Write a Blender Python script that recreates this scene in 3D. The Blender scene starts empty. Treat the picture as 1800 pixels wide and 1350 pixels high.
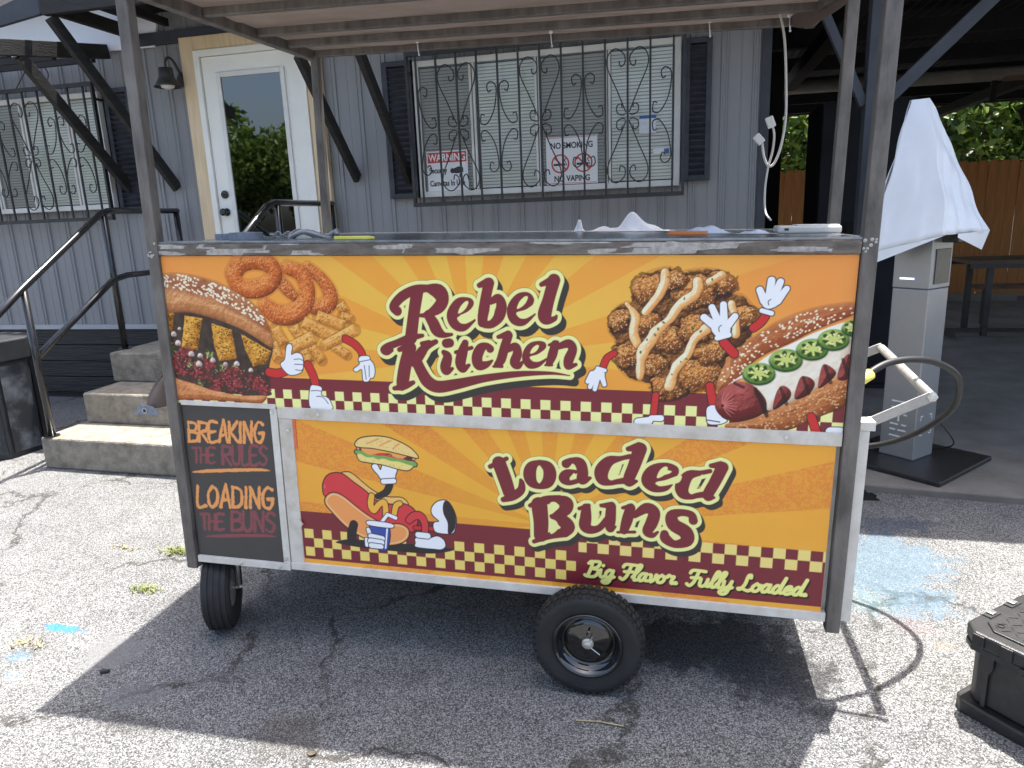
import bpy, math, random
import numpy as np
from mathutils import Vector, Matrix
R_ = math.radians
rnd = random.Random(7)
scene = bpy.context.scene
COL = scene.collection
# ------------------------------------------------------------------ camera, sky, sun, exposure
cam = bpy.data.cameras.new('camera'); camo = bpy.data.objects.new('camera', cam); COL.objects.link(camo)
cam.sensor_width = 36.0; cam.lens = 25.0; cam.clip_start = 0.05; cam.clip_end = 2000
camo.matrix_world = Matrix(((0.973041,-0.015691,0.230100,0.000000),(0.227401,0.231733,-0.945827,0.000000),(-0.038481,0.972653,0.229054,1.620000),(0.000000,0.000000,0.000000,1.000000)))
scene.camera = camo
SUN = Vector((0.115, 0.215, 1.0)).normalized()
w = bpy.data.worlds.new('World'); scene.world = w; w.use_nodes = True
nt = w.node_tree; bg = nt.nodes['Background']
sky = nt.nodes.new('ShaderNodeTexSky'); sky.sky_type = 'NISHITA'; sky.sun_disc = False
sky.sun_elevation = math.asin(SUN.z); sky.sun_rotation = math.atan2(SUN.x, SUN.y)
sky.air_density = 1.0; sky.dust_density = 4.5; sky.ozone_density = 1.0
nt.links.new(sky.outputs[0], bg.inputs[0]); bg.inputs[1].default_value = 0.15
sl = bpy.data.lights.new('sun', 'SUN'); sl.energy = 4.9; sl.angle = R_(0.53); sl.color = (1.0, 0.965, 0.91)
so = bpy.data.objects.new('sun', sl); COL.objects.link(so)
so.rotation_euler = SUN.to_track_quat('Z', 'Y').to_euler(); so.location = (2, 4, 9)
scene.view_settings.view_transform = 'Standard'; scene.view_settings.look = 'None'
scene.view_settings.exposure = 1.55; scene.view_settings.gamma = 1.0
scene.view_settings.use_curve_mapping = False
scene.render.engine = 'CYCLES'
cy_ = scene.cycles
cy_.use_denoising = True; cy_.max_bounces = 10; cy_.diffuse_bounces = 5; cy_.glossy_bounces = 4; cy_.transparent_max_bounces = 24
cy_.sample_clamp_indirect = 8.0

# ------------------------------------------------------------------ builders
class MB:
    def __init__(s, M=None): s.v = []; s.f = []; s.M = M
    def add(s, vs, fs):
        n = len(s.v)
        s.v += [tuple(s.M @ Vector(p)) for p in vs] if s.M else [tuple(p) for p in vs]
        s.f += [tuple(i + n for i in f) for f in fs]
        return s
    def box(s, x0, x1, y0, y1, z0, z1):
        return s.add([(x0,y0,z0),(x1,y0,z0),(x1,y1,z0),(x0,y1,z0),(x0,y0,z1),(x1,y0,z1),(x1,y1,z1),(x0,y1,z1)],
                     [(0,3,2,1),(4,5,6,7),(0,1,5,4),(1,2,6,5),(2,3,7,6),(3,0,4,7)])
    def prism(s, poly, a, b, ax='z'):
        n = len(poly)
        f = {'z': lambda p, h: (p[0],p[1],h), 'y': lambda p, h: (p[0],h,p[1]), 'x': lambda p, h: (h,p[0],p[1])}[ax]
        s.add([f(p,a) for p in poly] + [f(p,b) for p in poly],
              [tuple(range(n-1,-1,-1)), tuple(range(n,2*n))] + [(i,(i+1)%n,n+(i+1)%n,n+i) for i in range(n)])
        return s
    def beam(s, p0, p1, wd, ht, up=(0,0,1)):
        p0 = Vector(p0); p1 = Vector(p1); d = (p1-p0).normalized(); u = Vector(up)
        if abs(d.dot(u)) > .98: u = Vector((1,0,0))
        r = d.cross(u).normalized(); u = r.cross(d)
        vs = []
        for p in (p0, p1):
            for a, b in ((-1,-1),(1,-1),(1,1),(-1,1)): vs.append(p + r*a*wd/2 + u*b*ht/2)
        return s.add(vs, [(0,3,2,1),(4,5,6,7),(0,1,5,4),(1,2,6,5),(2,3,7,6),(3,0,4,7)])
    def tube(s, pts, r, n=8, close=False):
        pts = [Vector(p) for p in pts]; m = len(pts); vs = []; fs = []
        up = Vector((0.013,0.021,1)); prev = None
        for i, p in enumerate(pts):
            a = pts[(i-1) % m] if (i or close) else p; b = pts[(i+1) % m] if (i < m-1 or close) else p
            d = (b-a).normalized()
            if prev is None:
                q = d.cross(up if abs(d.z) < .95 else Vector((1,0,0))).normalized()
            else: q = (prev - d*prev.dot(d)).normalized()
            prev = q; t = d.cross(q); rr = r[i] if isinstance(r, (list, tuple)) else r
            vs += [p + (q*math.cos(2*math.pi*k/n) + t*math.sin(2*math.pi*k/n))*rr for k in range(n)]
        for i in range(m if close else m-1):
            j = (i+1) % m
            fs += [(i*n+k, i*n+(k+1)%n, j*n+(k+1)%n, j*n+k) for k in range(n)]
        if not close: fs += [tuple(range(n-1,-1,-1)), tuple(range((m-1)*n, m*n))]
        return s.add(vs, fs)
    def lathe(s, prof, n=32, org=(0,0,0), axis=(0,0,1), caps=True):
        ax = Vector(axis).normalized(); q = ax.cross(Vector((0,0,1)) if abs(ax.z) < .9 else Vector((1,0,0))).normalized(); t = ax.cross(q); o = Vector(org)
        vs = []; fs = []
        for (r, h) in prof:
            vs += [o + ax*h + (q*math.cos(2*math.pi*k/n)+t*math.sin(2*math.pi*k/n))*r for k in range(n)]
        for i in range(len(prof)-1):
            fs += [(i*n+k, i*n+(k+1)%n, (i+1)*n+(k+1)%n, (i+1)*n+k) for k in range(n)]
        if caps: fs += [tuple(range(n-1,-1,-1)), tuple(range((len(prof)-1)*n, len(prof)*n))]
        return s.add(vs, fs)
    def grid(s, fn, nu, nv):
        vs = [fn(i/nu, j/nv) for j in range(nv+1) for i in range(nu+1)]
        return s.add(vs, [(j*(nu+1)+i, j*(nu+1)+i+1, (j+1)*(nu+1)+i+1, (j+1)*(nu+1)+i) for j in range(nv) for i in range(nu)])
    def mesh(s, name, org=None):
        me = bpy.data.meshes.new(name)
        v = s.v if org is None else [(a-org[0], b-org[1], c-org[2]) for a, b, c in s.v]
        me.from_pydata(v, [], s.f); me.update(); return me
def link(name, me, mat=None, parent=None, smooth=False, bevel=0, angle=35):
    o = bpy.data.objects.new(name, me); COL.objects.link(o)
    if mat is not None and not me.materials: me.materials.append(mat)
    if parent is not None:
        o.parent = parent
        if parent.type == 'EMPTY' and not parent.get('_local'):
            o.matrix_parent_inverse = Matrix.Translation(-Vector(parent.location))
    if smooth: me.shade_smooth()
    if bevel:
        b = o.modifiers.new('bevel', 'BEVEL'); b.width = bevel; b.segments = 2; b.limit_method = 'ANGLE'; b.angle_limit = R_(angle)
    return o
def part(name, mb, mat, parent, smooth=False, bevel=0):
    return link(name, mb.mesh(name), mat, parent, smooth, bevel)
def tag(o, label, cat=None, group=None, kind=None):
    if label: o['label'] = label
    if cat: o['category'] = cat
    if group: o['group'] = group
    if kind: o['kind'] = kind
    return o
def thing(name, loc, label, cat, group=None):
    o = bpy.data.objects.new(name, None); COL.objects.link(o); o.location = loc; o.empty_display_size = .1
    return tag(o, label, cat, group)
def solo(name, mb, mat, loc, label, cat, group=None, smooth=False, bevel=0, kind=None):
    o = link(name, mb.mesh(name, loc), mat, None, smooth, bevel); o.location = loc
    return tag(o, label, cat, group, kind)
def arc(c, r, a0, a1, n, ax=0, ay=2, sx=1):
    out = []
    for i in range(n+1):
        a = a0 + (a1-a0)*i/n; p = list(c); p[ax] += sx*r*math.cos(a); p[ay] += r*math.sin(a); out.append(tuple(p))
    return out
def crv(pts, n=6, close=False):
    P = [np.array(p, float) for p in pts]; m = len(P); out = []
    for i in range(m if close else m-1):
        if close: a, b, c, d = P[(i-1)%m], P[i], P[(i+1)%m], P[(i+2)%m]
        else: a, b, c, d = P[max(i-1,0)], P[i], P[i+1], P[min(i+2,m-1)]
        for k in range(n):
            t = k/n
            out.append(.5*((2*b)+(c-a)*t+(2*a-5*b+4*c-d)*t*t+(3*b-3*c+d-a)*t**3))
    if not close: out.append(P[-1])
    return out

# ------------------------------------------------------------------ materials
def nd(nt, kind, **kw):
    x = nt.nodes.new(kind)
    for k, v in kw.items(): setattr(x, k, v)
    return x
def pm(name, c1, c2=None, scale=8, rough=.6, metal=0, bump=0, bscale=None, detail=6, stretch=(1,1,1), contrast=(.35,.65), spec=.5, rough2=None, coat=0, trans=0):
    m = bpy.data.materials.new(name); m.use_nodes = True; nt = m.node_tree; b = nt.nodes['Principled BSDF']
    b.inputs['Roughness'].default_value = rough; b.inputs['Metallic'].default_value = metal
    b.inputs['Specular IOR Level'].default_value = spec; b.inputs['Coat Weight'].default_value = coat
    b.inputs['Base Color'].default_value = (*c1, 1)
    if c2 is None and not bump: return m
    tc = nd(nt, 'ShaderNodeTexCoord'); mp = nd(nt, 'ShaderNodeMapping'); mp.inputs['Scale'].default_value = stretch
    nt.links.new(tc.outputs['Object'], mp.inputs[0])
    if c2 is not None:
        no = nd(nt, 'ShaderNodeTexNoise'); no.inputs['Scale'].default_value = scale; no.inputs['Detail'].default_value = detail; no.inputs['Roughness'].default_value = .62
        nt.links.new(mp.outputs[0], no.inputs['Vector'])
        cr = nd(nt, 'ShaderNodeValToRGB'); e = cr.color_ramp.elements
        e[0].position, e[1].position = contrast; e[0].color = (*c1,1); e[1].color = (*c2,1)
        nt.links.new(no.outputs[0], cr.inputs[0]); nt.links.new(cr.outputs[0], b.inputs['Base Color'])
        if rough2 is not None:
            mr = nd(nt, 'ShaderNodeMapRange'); mr.inputs[1].default_value = .3; mr.inputs[2].default_value = .7
            mr.inputs[3].default_value = rough; mr.inputs[4].default_value = rough2
            nt.links.new(no.outputs[0], mr.inputs[0]); nt.links.new(mr.outputs[0], b.inputs['Roughness'])
    if bump:
        n2 = nd(nt, 'ShaderNodeTexNoise'); n2.inputs['Scale'].default_value = bscale or scale*3; n2.inputs['Detail'].default_value = 8
        nt.links.new(mp.outputs[0], n2.inputs['Vector'])
        bp = nd(nt, 'ShaderNodeBump'); bp.inputs['Strength'].default_value = bump; bp.inputs['Distance'].default_value = .01
        nt.links.new(n2.outputs[0], bp.inputs['Height']); nt.links.new(bp.outputs[0], b.inputs['Normal'])
    return m
M = {}
M['steel'] = pm('bare_steel', (.075,.066,.058), (.215,.195,.175), 8, .5, .25, .15, 60, stretch=(2.5,2.5,.7), contrast=(.3,.75), detail=9, rough2=.65)
M['ground_steel'] = pm('ground_steel', (.085,.066,.052), (.19,.165,.14), 14, .5, .35, .3, 130, stretch=(1,3,3))
def grindmat():
    nt = M['ground_steel'].node_tree; b = nt.nodes['Principled BSDF']; L = nt.links.new; base = b.inputs['Base Color'].links[0].from_socket
    tc = nd(nt,'ShaderNodeTexCoord'); sx = nd(nt,'ShaderNodeSeparateXYZ'); L(tc.outputs['Object'],sx.inputs[0])
    def mt(op,a,b_): 
        x = nd(nt,'ShaderNodeMath',operation=op)
        for i,c in ((0,a),(1,b_)):
            if isinstance(c,(int,float)): x.inputs[i].default_value = c
            else: L(c,x.inputs[i])
        return x.outputs[0]
    sk = mt('ADD',sx.outputs[0],mt('MULTIPLY',sx.outputs[2],-.55))          # slanted grinding passes
    cb = nd(nt,'ShaderNodeCombineXYZ'); L(mt('MULTIPLY',sk,9.5),cb.inputs[0]); L(mt('MULTIPLY',sx.outputs[2],62),cb.inputs[2])
    vo = nd(nt,'ShaderNodeTexVoronoi',distance='CHEBYCHEV'); vo.inputs['Scale'].default_value = 1; vo.inputs['Randomness'].default_value = .75; L(cb.outputs[0],vo.inputs['Vector'])
    sc = nd(nt,'ShaderNodeSeparateColor'); L(vo.outputs['Color'],sc.inputs[0]); wv = mt('SINE',mt('MULTIPLY',sk,900),0)
    nz = nd(nt,'ShaderNodeTexNoise'); nz.inputs['Scale'].default_value = 55; L(tc.outputs['Object'],nz.inputs['Vector'])
    k = mt('MULTIPLY',mt('GREATER_THAN',sc.outputs[0],.70),mt('ADD',mt('MULTIPLY',wv,.14),mt('MULTIPLY',nz.outputs[0],1.25)))
    kk = nd(nt,'ShaderNodeClamp'); L(k,kk.inputs[0]); mx = nd(nt,'ShaderNodeMix',data_type='RGBA'); L(kk.outputs[0],mx.inputs[0]); L(base,mx.inputs[6]); mx.inputs[7].default_value = (.50,.48,.44,1); L(mx.outputs[2],b.inputs['Base Color'])
grindmat()
M['alu'] = pm('weathered_aluminium', (.56,.525,.46), (.68,.65,.59), 14, .45, .08, .08, 90, rough2=.6)
M['alu_dirty'] = pm('dirty_aluminium', (.44,.385,.30), (.62,.585,.52), 11, .5, .08, .12, 60, contrast=(.3,.6))
M['galv'] = pm('galvanised_top', (.20,.215,.235), (.32,.335,.355), 20, .22, .8, 0)
M['black_paint'] = pm('black_paint', (.012,.012,.013), (.028,.027,.026), 14, .45, 0, .06, 50)
M['rail_black'] = pm('gloss_black_pipe', (.010,.010,.011), (.016,.016,.016), 20, .22, 0, 0, coat=.3)
M['timber_black'] = pm('black_stained_timber', (.007,.0066,.0062), (.020,.018,.016), 5, .7, 0, .35, 22, stretch=(1,1,6))
M['skirt'] = pm('black_grained_board', (.008,.008,.008), (.022,.021,.020), 6, .6, 0, .9, 9, stretch=(.6,2,8))
M['siding'] = pm('grey_metal_siding', (.205,.206,.213), (.245,.246,.252), 1.3, .42, 0, .03, 20, stretch=(1,1,.25))
M['siding_trim'] = pm('grey_trim', (.33,.34,.36), (.37,.38,.40), 4, .45)
M['white_vinyl'] = pm('white_vinyl', (.62,.61,.57), (.70,.69,.655), 5, .4)
M['door_white'] = pm('door_paint', (.74,.73,.67), (.80,.79,.73), 3, .4)
M['pine'] = pm('pine_trim', (.60,.45,.27), (.70,.55,.36), 5, .6, 0, .1, 30, stretch=(6,6,.6))
M['blind'] = pm('blind_slat', (.80,.79,.74), (.85,.84,.79), 2, .5)
M['dark_room'] = pm('dark_room', (.03,.03,.03))
M['shutter'] = pm('dark_shutter', (.014,.016,.024), (.034,.038,.052), 10, .5, 0, .08, 40)
M['lamp'] = pm('bronze_lamp', (.035,.030,.027), (.05,.045,.04), 20, .5)
M['concrete'] = pm('step_concrete', (.13,.112,.085), (.29,.26,.21), 13, .92, 0, .8, 70, contrast=(.28,.66), detail=10)
M['slab'] = pm('slab_concrete', (.125,.112,.095), (.19,.172,.148), 3, .85, 0, .25, 60)
M['rubber'] = pm('tyre_rubber', (.010,.010,.0102), (.019,.019,.0188), 12, .75, 0, .12, 60)
M['rim'] = pm('gloss_black_rim', (.006,.006,.007), None, rough=.07, coat=1)
M['handle_alu'] = pm('handle_aluminium', (.34,.33,.31), (.44,.43,.405), 30, .4, .45)
M['zinc'] = pm('zinc', (.55,.55,.53), (.7,.7,.68), 30, .3, .9)
M['canvas'] = pm('brown_canvas', (.215,.165,.14), (.285,.225,.195), 7, .9, 0, .25, 300, stretch=(1,1,1))
def canvasmat():
    m = M['canvas']; nt = m.node_tree; b = nt.nodes['Principled BSDF']; tl = nd(nt,'ShaderNodeBsdfTranslucent'); tl.inputs[0].default_value = (.26,.235,.215,1)
    mx = nd(nt,'ShaderNodeMixShader'); mx.inputs[0].default_value = .45; nt.links.new(b.outputs[0],mx.inputs[1]); nt.links.new(tl.outputs[0],mx.inputs[2]); nt.links.new(mx.outputs[0],nt.nodes['Material Output'].inputs[0])
canvasmat()
M['plastic_box'] = pm('black_plastic', (.014,.014,.0145), (.024,.024,.0245), 30, .42, 0, .2, 260)
M['silver'] = pm('silver_kiosk', (.31,.32,.33), (.36,.37,.38), 2, .36, .6)
M['cover'] = pm('white_plastic_cover', (.74,.765,.80), (.80,.82,.85), 4, .45)
M['pav_black'] = pm('pavilion_black', (.005,.005,.0055), (.009,.009,.0095), 5, .8, spec=.2)
M['steel_blue'] = pm('grey_blue_steel', (.028,.032,.042), (.042,.047,.058), 6, .6)
M['cabinet'] = pm('charcoal_cabinet', (.014,.015,.018), (.019,.020,.024), 3, .8, 0, spec=.12)
M['fence'] = pm('stained_fence', (.27,.105,.024), (.38,.155,.04), 3, .75, 0, .15, 14, stretch=(5,5,.6))
M['table'] = pm('dark_wood_table', (.06,.03,.02), (.10,.055,.035), 6, .5, stretch=(1,8,1))
M['white_cord'] = pm('white_cord', (.55,.53,.48), None, rough=.5)
M['hose'] = pm('black_hose', (.008,.008,.008), (.014,.014,.014), 30, .5)
M['yellow'] = pm('yellow_plastic', (.75,.66,.10), (.82,.74,.16), 30, .45)
M['bin'] = pm('bin_charcoal', (.016,.018,.021), (.026,.028,.031), 8, .5, 0, .05, 60)
M['bin_scuff'] = pm('scuffed_bin_panel', (.02,.023,.027), (.13,.145,.165), 5, .6, 0, .06, 60, contrast=(.48,.72), detail=5)
M['cloth'] = pm('white_cloth', (.78,.78,.80), (.85,.85,.86), 8, .85, 0, .1, 60)
M['orange'] = pm('orange_print', (.72,.20,.05), (.8,.26,.07), 20, .4)
M['paper'] = pm('clear_wrapping', (.58,.61,.66), (.72,.74,.78), 40, .3)
M['device'] = pm('ivory_device', (.56,.53,.46), (.62,.59,.52), 9, .45)
M['sand'] = pm('sanding_disc', (.16,.18,.21), (.24,.26,.30), 90, .9)
M['red_tag'] = pm('red_tape', (.62,.13,.06), (.7,.18,.09), 20, .5)
M['grass'] = pm('grass_blade', (.10,.14,.03), (.24,.25,.08), 30, .6)
M['drygrass'] = pm('dry_grass', (.30,.25,.12), (.42,.36,.20), 30, .7)
M['bark'] = pm('bark', (.06,.045,.03), (.13,.10,.07), 14, .9, 0, .5, 30)
M['stone'] = pm('dark_pebble', (.02,.02,.021), (.04,.04,.042), 30, .8)
M['white_ink'] = pm('white_sign', (.74,.74,.73), None, rough=.5)
M['red_ink'] = pm('red_sign', (.52,.05,.04), None, rough=.5)
M['black_ink'] = pm('black_sign', (.02,.02,.02), None, rough=.5)
M['blue_ink'] = pm('blue_sign', (.05,.12,.32), None, rough=.5)
M['screen'] = pm('dark_screen', (.03,.034,.03), (.05,.055,.045), 6, .2)
M['lit_wall'] = pm('lit_wall_white', (.74,.755,.79), (.79,.80,.83), 2, .5)  # near-white that paints bright light onto the upper wall
M['wheel_grey'] = pm('dull_fork', (.30,.29,.27), (.42,.41,.39), 20, .45, .6)
def led():
    m = bpy.data.materials.new('kiosk_light'); m.use_nodes = True; b = m.node_tree.nodes['Principled BSDF']
    b.inputs['Base Color'].default_value = (.6,.65,.9,1); b.inputs['Emission Color'].default_value = (.55,.62,1,1); b.inputs['Emission Strength'].default_value = .9
    return m
M['led'] = led()
def glass(name, tint, refl, dark):
    m = bpy.data.materials.new(name); m.use_nodes = True; nt = m.node_tree; nt.nodes.remove(nt.nodes['Principled BSDF'])
    out = nt.nodes['Material Output']; tr = nd(nt, 'ShaderNodeBsdfTransparent'); tr.inputs[0].default_value = (*tint,1)
    gl = nd(nt, 'ShaderNodeBsdfGlossy'); gl.inputs['Roughness'].default_value = .015; gl.inputs[0].default_value = (.9,.93,.95,1)
    mx = nd(nt, 'ShaderNodeMixShader'); fr = nd(nt, 'ShaderNodeFresnel'); fr.inputs[0].default_value = refl
    nt.links.new(fr.outputs[0], mx.inputs[0]); nt.links.new(tr.outputs[0], mx.inputs[1]); nt.links.new(gl.outputs[0], mx.inputs[2])
    if dark > 0:
        di = nd(nt, 'ShaderNodeBsdfDiffuse'); di.inputs[0].default_value = (.17,.17,.165,1); m2 = nd(nt, 'ShaderNodeMixShader'); m2.inputs[0].default_value = dark
        nt.links.new(mx.outputs[0], m2.inputs[1]); nt.links.new(di.outputs[0], m2.inputs[2]); mx = m2
    nt.links.new(mx.outputs[0], out.inputs[0]); return m
M['glass'] = glass('window_glass', (.93,.95,.94), 1.45, 0)
M['screen_glass'] = glass('screened_glass', (.92,.93,.92), 1.35, .34)
M['door_glass'] = glass('door_glass', (.05,.055,.06), 2.15, 0)
def leafmat(name, c1, c2, c3):
    m = bpy.data.materials.new(name); m.use_nodes = True; nt = m.node_tree; b = nt.nodes['Principled BSDF']
    g = nd(nt, 'ShaderNodeNewGeometry'); cr = nd(nt, 'ShaderNodeValToRGB'); e = cr.color_ramp.elements
    e[0].color = (*c1,1); e[1].color = (*c3,1); x = cr.color_ramp.elements.new(.5); x.color = (*c2,1)
    nt.links.new(g.outputs['Random Per Island'], cr.inputs[0]); nt.links.new(cr.outputs[0], b.inputs['Base Color'])
    b.inputs['Roughness'].default_value = .5
    tl = nd(nt, 'ShaderNodeBsdfTranslucent'); mx = nd(nt, 'ShaderNodeMixShader'); mx.inputs[0].default_value = .4
    nt.links.new(cr.outputs[0], tl.inputs[0]); nt.links.new(b.outputs[0], mx.inputs[1]); nt.links.new(tl.outputs[0], mx.inputs[2])
    nt.links.new(mx.outputs[0], nt.nodes['Material Output'].inputs[0]); return m
M['leaf'] = leafmat('tree_leaf', (.035,.075,.010), (.10,.17,.022), (.24,.32,.06))
def printmat(name):
    m = bpy.data.materials.new(name); m.use_nodes = True; nt = m.node_tree; b = nt.nodes['Principled BSDF']
    at = nd(nt, 'ShaderNodeAttribute'); at.attribute_name = 'ink'; nt.links.new(at.outputs['Color'], b.inputs['Base Color'])
    b.inputs['Roughness'].default_value = .34; b.inputs['Specular IOR Level'].default_value = .4
    tc = nd(nt, 'ShaderNodeTexCoord'); no = nd(nt, 'ShaderNodeTexNoise'); no.inputs['Scale'].default_value = 2.2; no.inputs['Detail'].default_value = 2
    nt.links.new(tc.outputs['Object'], no.inputs['Vector']); bp = nd(nt, 'ShaderNodeBump'); bp.inputs['Strength'].default_value = .12; bp.inputs['Distance'].default_value = .02
    nt.links.new(no.outputs[0], bp.inputs['Height']); nt.links.new(bp.outputs[0], b.inputs['Normal']); return m
M['print'] = printmat('vinyl_print')

def groundmat():
    m = bpy.data.materials.new('aggregate_asphalt'); m.use_nodes = True; nt = m.node_tree; b = nt.nodes['Principled BSDF']; L = nt.links.new
    tc = nd(nt, 'ShaderNodeTexCoord')
    def noise(sc, det=4, vec=None, ro=.6):
        n = nd(nt, 'ShaderNodeTexNoise'); n.inputs['Scale'].default_value = sc; n.inputs['Detail'].default_value = det; n.inputs['Roughness'].default_value = ro
        L(vec or tc.outputs['Object'], n.inputs['Vector']); return n.outputs[0]
    def ramp(src, p0, p1, c0=(0,0,0), c1=(1,1,1)):
        r = nd(nt, 'ShaderNodeValToRGB'); e = r.color_ramp.elements; e[0].position = p0; e[1].position = p1; e[0].color = (*c0,1); e[1].color = (*c1,1)
        L(src, r.inputs[0]); return r.outputs[0]
    def mix(f, a, b_, bt='MIX'):
        x = nd(nt, 'ShaderNodeMix', data_type='RGBA', blend_type=bt)
        if isinstance(f, (int,float)): x.inputs[0].default_value = f
        else: L(f, x.inputs[0])
        for i, c in ((6,a),(7,b_)):
            if isinstance(c, tuple): x.inputs[i].default_value = (*c,1)
            else: L(c, x.inputs[i])
        return x.outputs[2]
    def math_(op, a, b_=None):
        x = nd(nt, 'ShaderNodeMath', operation=op)
        for i, c in ((0,a),(1,b_)):
            if c is None: continue
            if isinstance(c, (int,float)): x.inputs[i].default_value = c
            else: L(c, x.inputs[i])
        return x.outputs[0]
    vo = nd(nt, 'ShaderNodeTexVoronoi'); vo.inputs['Scale'].default_value = 235; L(tc.outputs['Object'], vo.inputs['Vector'])
    sep = nd(nt, 'ShaderNodeSeparateColor'); L(vo.outputs['Color'], sep.inputs[0])
    v2 = nd(nt, 'ShaderNodeTexVoronoi'); v2.inputs['Scale'].default_value = 520; L(tc.outputs['Object'], v2.inputs['Vector'])
    s2 = nd(nt, 'ShaderNodeSeparateColor'); L(v2.outputs['Color'], s2.inputs[0])
    grain = math_('ADD', math_('MULTIPLY', sep.outputs[0], .72), math_('MULTIPLY', s2.outputs[1], .28))
    rim = ramp(vo.outputs['Distance'], .25, .75, (1,1,1), (.45,.45,.45))
    r = nd(nt, 'ShaderNodeValToRGB'); e = r.color_ramp.elements
    e[0].position = .10; e[0].color = (.045,.045,.046,1); e[1].position = .84; e[1].color = (.40,.397,.387,1)
    for p, c in ((.30,(.115,.115,.116)),(.52,(.215,.214,.21))): x = e.new(p); x.color = (*c,1)
    L(grain, r.inputs[0])
    col = mix(1.0, r.outputs[0], rim, 'MULTIPLY')
    big = ramp(noise(.9, 6), .35, .7, (.84,.845,.86), (1.10,1.095,1.07)); col = mix(1.0, col, big, 'MULTIPLY')
    mid = ramp(noise(5.5, 6, ro=.7), .3, .62, (.80,.80,.80), (1.05,1.05,1.05)); col = mix(1.0, col, mid, 'MULTIPLY')
    # worn tar patches
    tar = ramp(noise(1.7, 5), .60, .72); col = mix(math_('MULTIPLY', tar, .35), col, (.035,.035,.037))
    # cracks
    wv = nd(nt, 'ShaderNodeTexNoise'); wv.inputs['Scale'].default_value = 2.6; wv.inputs['Detail'].default_value = 8; wv.inputs['Roughness'].default_value = .68; L(tc.outputs['Object'], wv.inputs['Vector'])
    vs_ = nd(nt, 'ShaderNodeVectorMath', operation='SCALE'); vs_.inputs['Scale'].default_value = .55; L(wv.outputs['Color'], vs_.inputs[0])
    va = nd(nt, 'ShaderNodeVectorMath', operation='ADD'); L(tc.outputs['Object'], va.inputs[0]); L(vs_.outputs[0], va.inputs[1])
    vc = nd(nt, 'ShaderNodeTexVoronoi', feature='DISTANCE_TO_EDGE'); vc.inputs['Scale'].default_value = .85; L(va.outputs[0], vc.inputs['Vector'])
    ck = ramp(vc.outputs['Distance'], .003, .015, (1,1,1), (0,0,0)); brk = ramp(noise(2.3, 3), .40, .52)
    ckm = math_('MULTIPLY', ck, brk); col = mix(math_('MULTIPLY', ckm, .8), col, (.03,.026,.02))
    # paint and chalk marks: (x, y, rx, ry, colour, amount)
    px = nd(nt, 'ShaderNodeSeparateXYZ'); L(tc.outputs['Object'], px.inputs[0]); nz = noise(14, 8, ro=.75); nz2 = noise(3.4, 4)
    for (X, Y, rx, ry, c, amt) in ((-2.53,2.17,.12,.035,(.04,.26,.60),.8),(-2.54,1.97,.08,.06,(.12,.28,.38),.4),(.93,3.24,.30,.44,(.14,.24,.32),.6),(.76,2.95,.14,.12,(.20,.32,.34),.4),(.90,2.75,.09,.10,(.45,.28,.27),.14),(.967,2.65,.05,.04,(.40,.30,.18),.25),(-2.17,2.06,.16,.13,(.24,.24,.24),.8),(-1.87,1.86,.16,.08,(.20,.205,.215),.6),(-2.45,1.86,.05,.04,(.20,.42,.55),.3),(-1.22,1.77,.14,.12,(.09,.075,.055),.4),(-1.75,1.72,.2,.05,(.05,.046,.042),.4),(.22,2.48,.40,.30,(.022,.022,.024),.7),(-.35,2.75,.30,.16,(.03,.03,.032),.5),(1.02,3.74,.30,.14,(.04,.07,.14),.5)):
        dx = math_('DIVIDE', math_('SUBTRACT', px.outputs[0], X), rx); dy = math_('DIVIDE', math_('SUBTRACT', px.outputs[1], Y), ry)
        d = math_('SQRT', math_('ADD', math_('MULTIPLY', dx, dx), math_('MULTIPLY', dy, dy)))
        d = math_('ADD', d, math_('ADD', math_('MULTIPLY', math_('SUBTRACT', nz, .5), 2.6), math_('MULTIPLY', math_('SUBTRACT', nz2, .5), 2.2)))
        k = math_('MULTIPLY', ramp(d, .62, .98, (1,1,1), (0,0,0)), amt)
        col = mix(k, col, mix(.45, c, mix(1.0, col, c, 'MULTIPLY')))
    L(col, b.inputs['Base Color']); b.inputs['Roughness'].default_value = .85; b.inputs['Specular IOR Level'].default_value = .3
    h = math_('SUBTRACT', math_('ADD', math_('MULTIPLY', sep.outputs[0], .6), math_('MULTIPLY', vo.outputs['Distance'], -.7)), math_('MULTIPLY', ckm, 2.0))
    bp = nd(nt, 'ShaderNodeBump'); bp.inputs['Strength'].default_value = .75; bp.inputs['Distance'].default_value = .003
    L(h, bp.inputs['Height']); L(bp.outputs[0], b.inputs['Normal']); return m
M['ground'] = groundmat()

# ------------------------------------------------------------------ ground and slab
g = MB().add([(-150,-150,0),(150,-150,0),(150,150,0),(-150,150,0)], [(0,1,2,3)])
tag(link('parking_lot_ground', g.mesh('parking_lot_ground'), M['ground']), 'pale cracked aggregate asphalt of the parking lot', kind='structure')
sb = MB().prism([(.62,4.26),(1.05,4.20),(1.85,4.10),(3.4,3.90),(14,3.6),(14,14.6),(.62,14.6)], -.05, .045)
tag(link('pavilion_floor', sb.mesh('pavilion_floor'), M['slab'], bevel=.012), 'grey concrete floor slab under the black pavilion', kind='structure')

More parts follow.
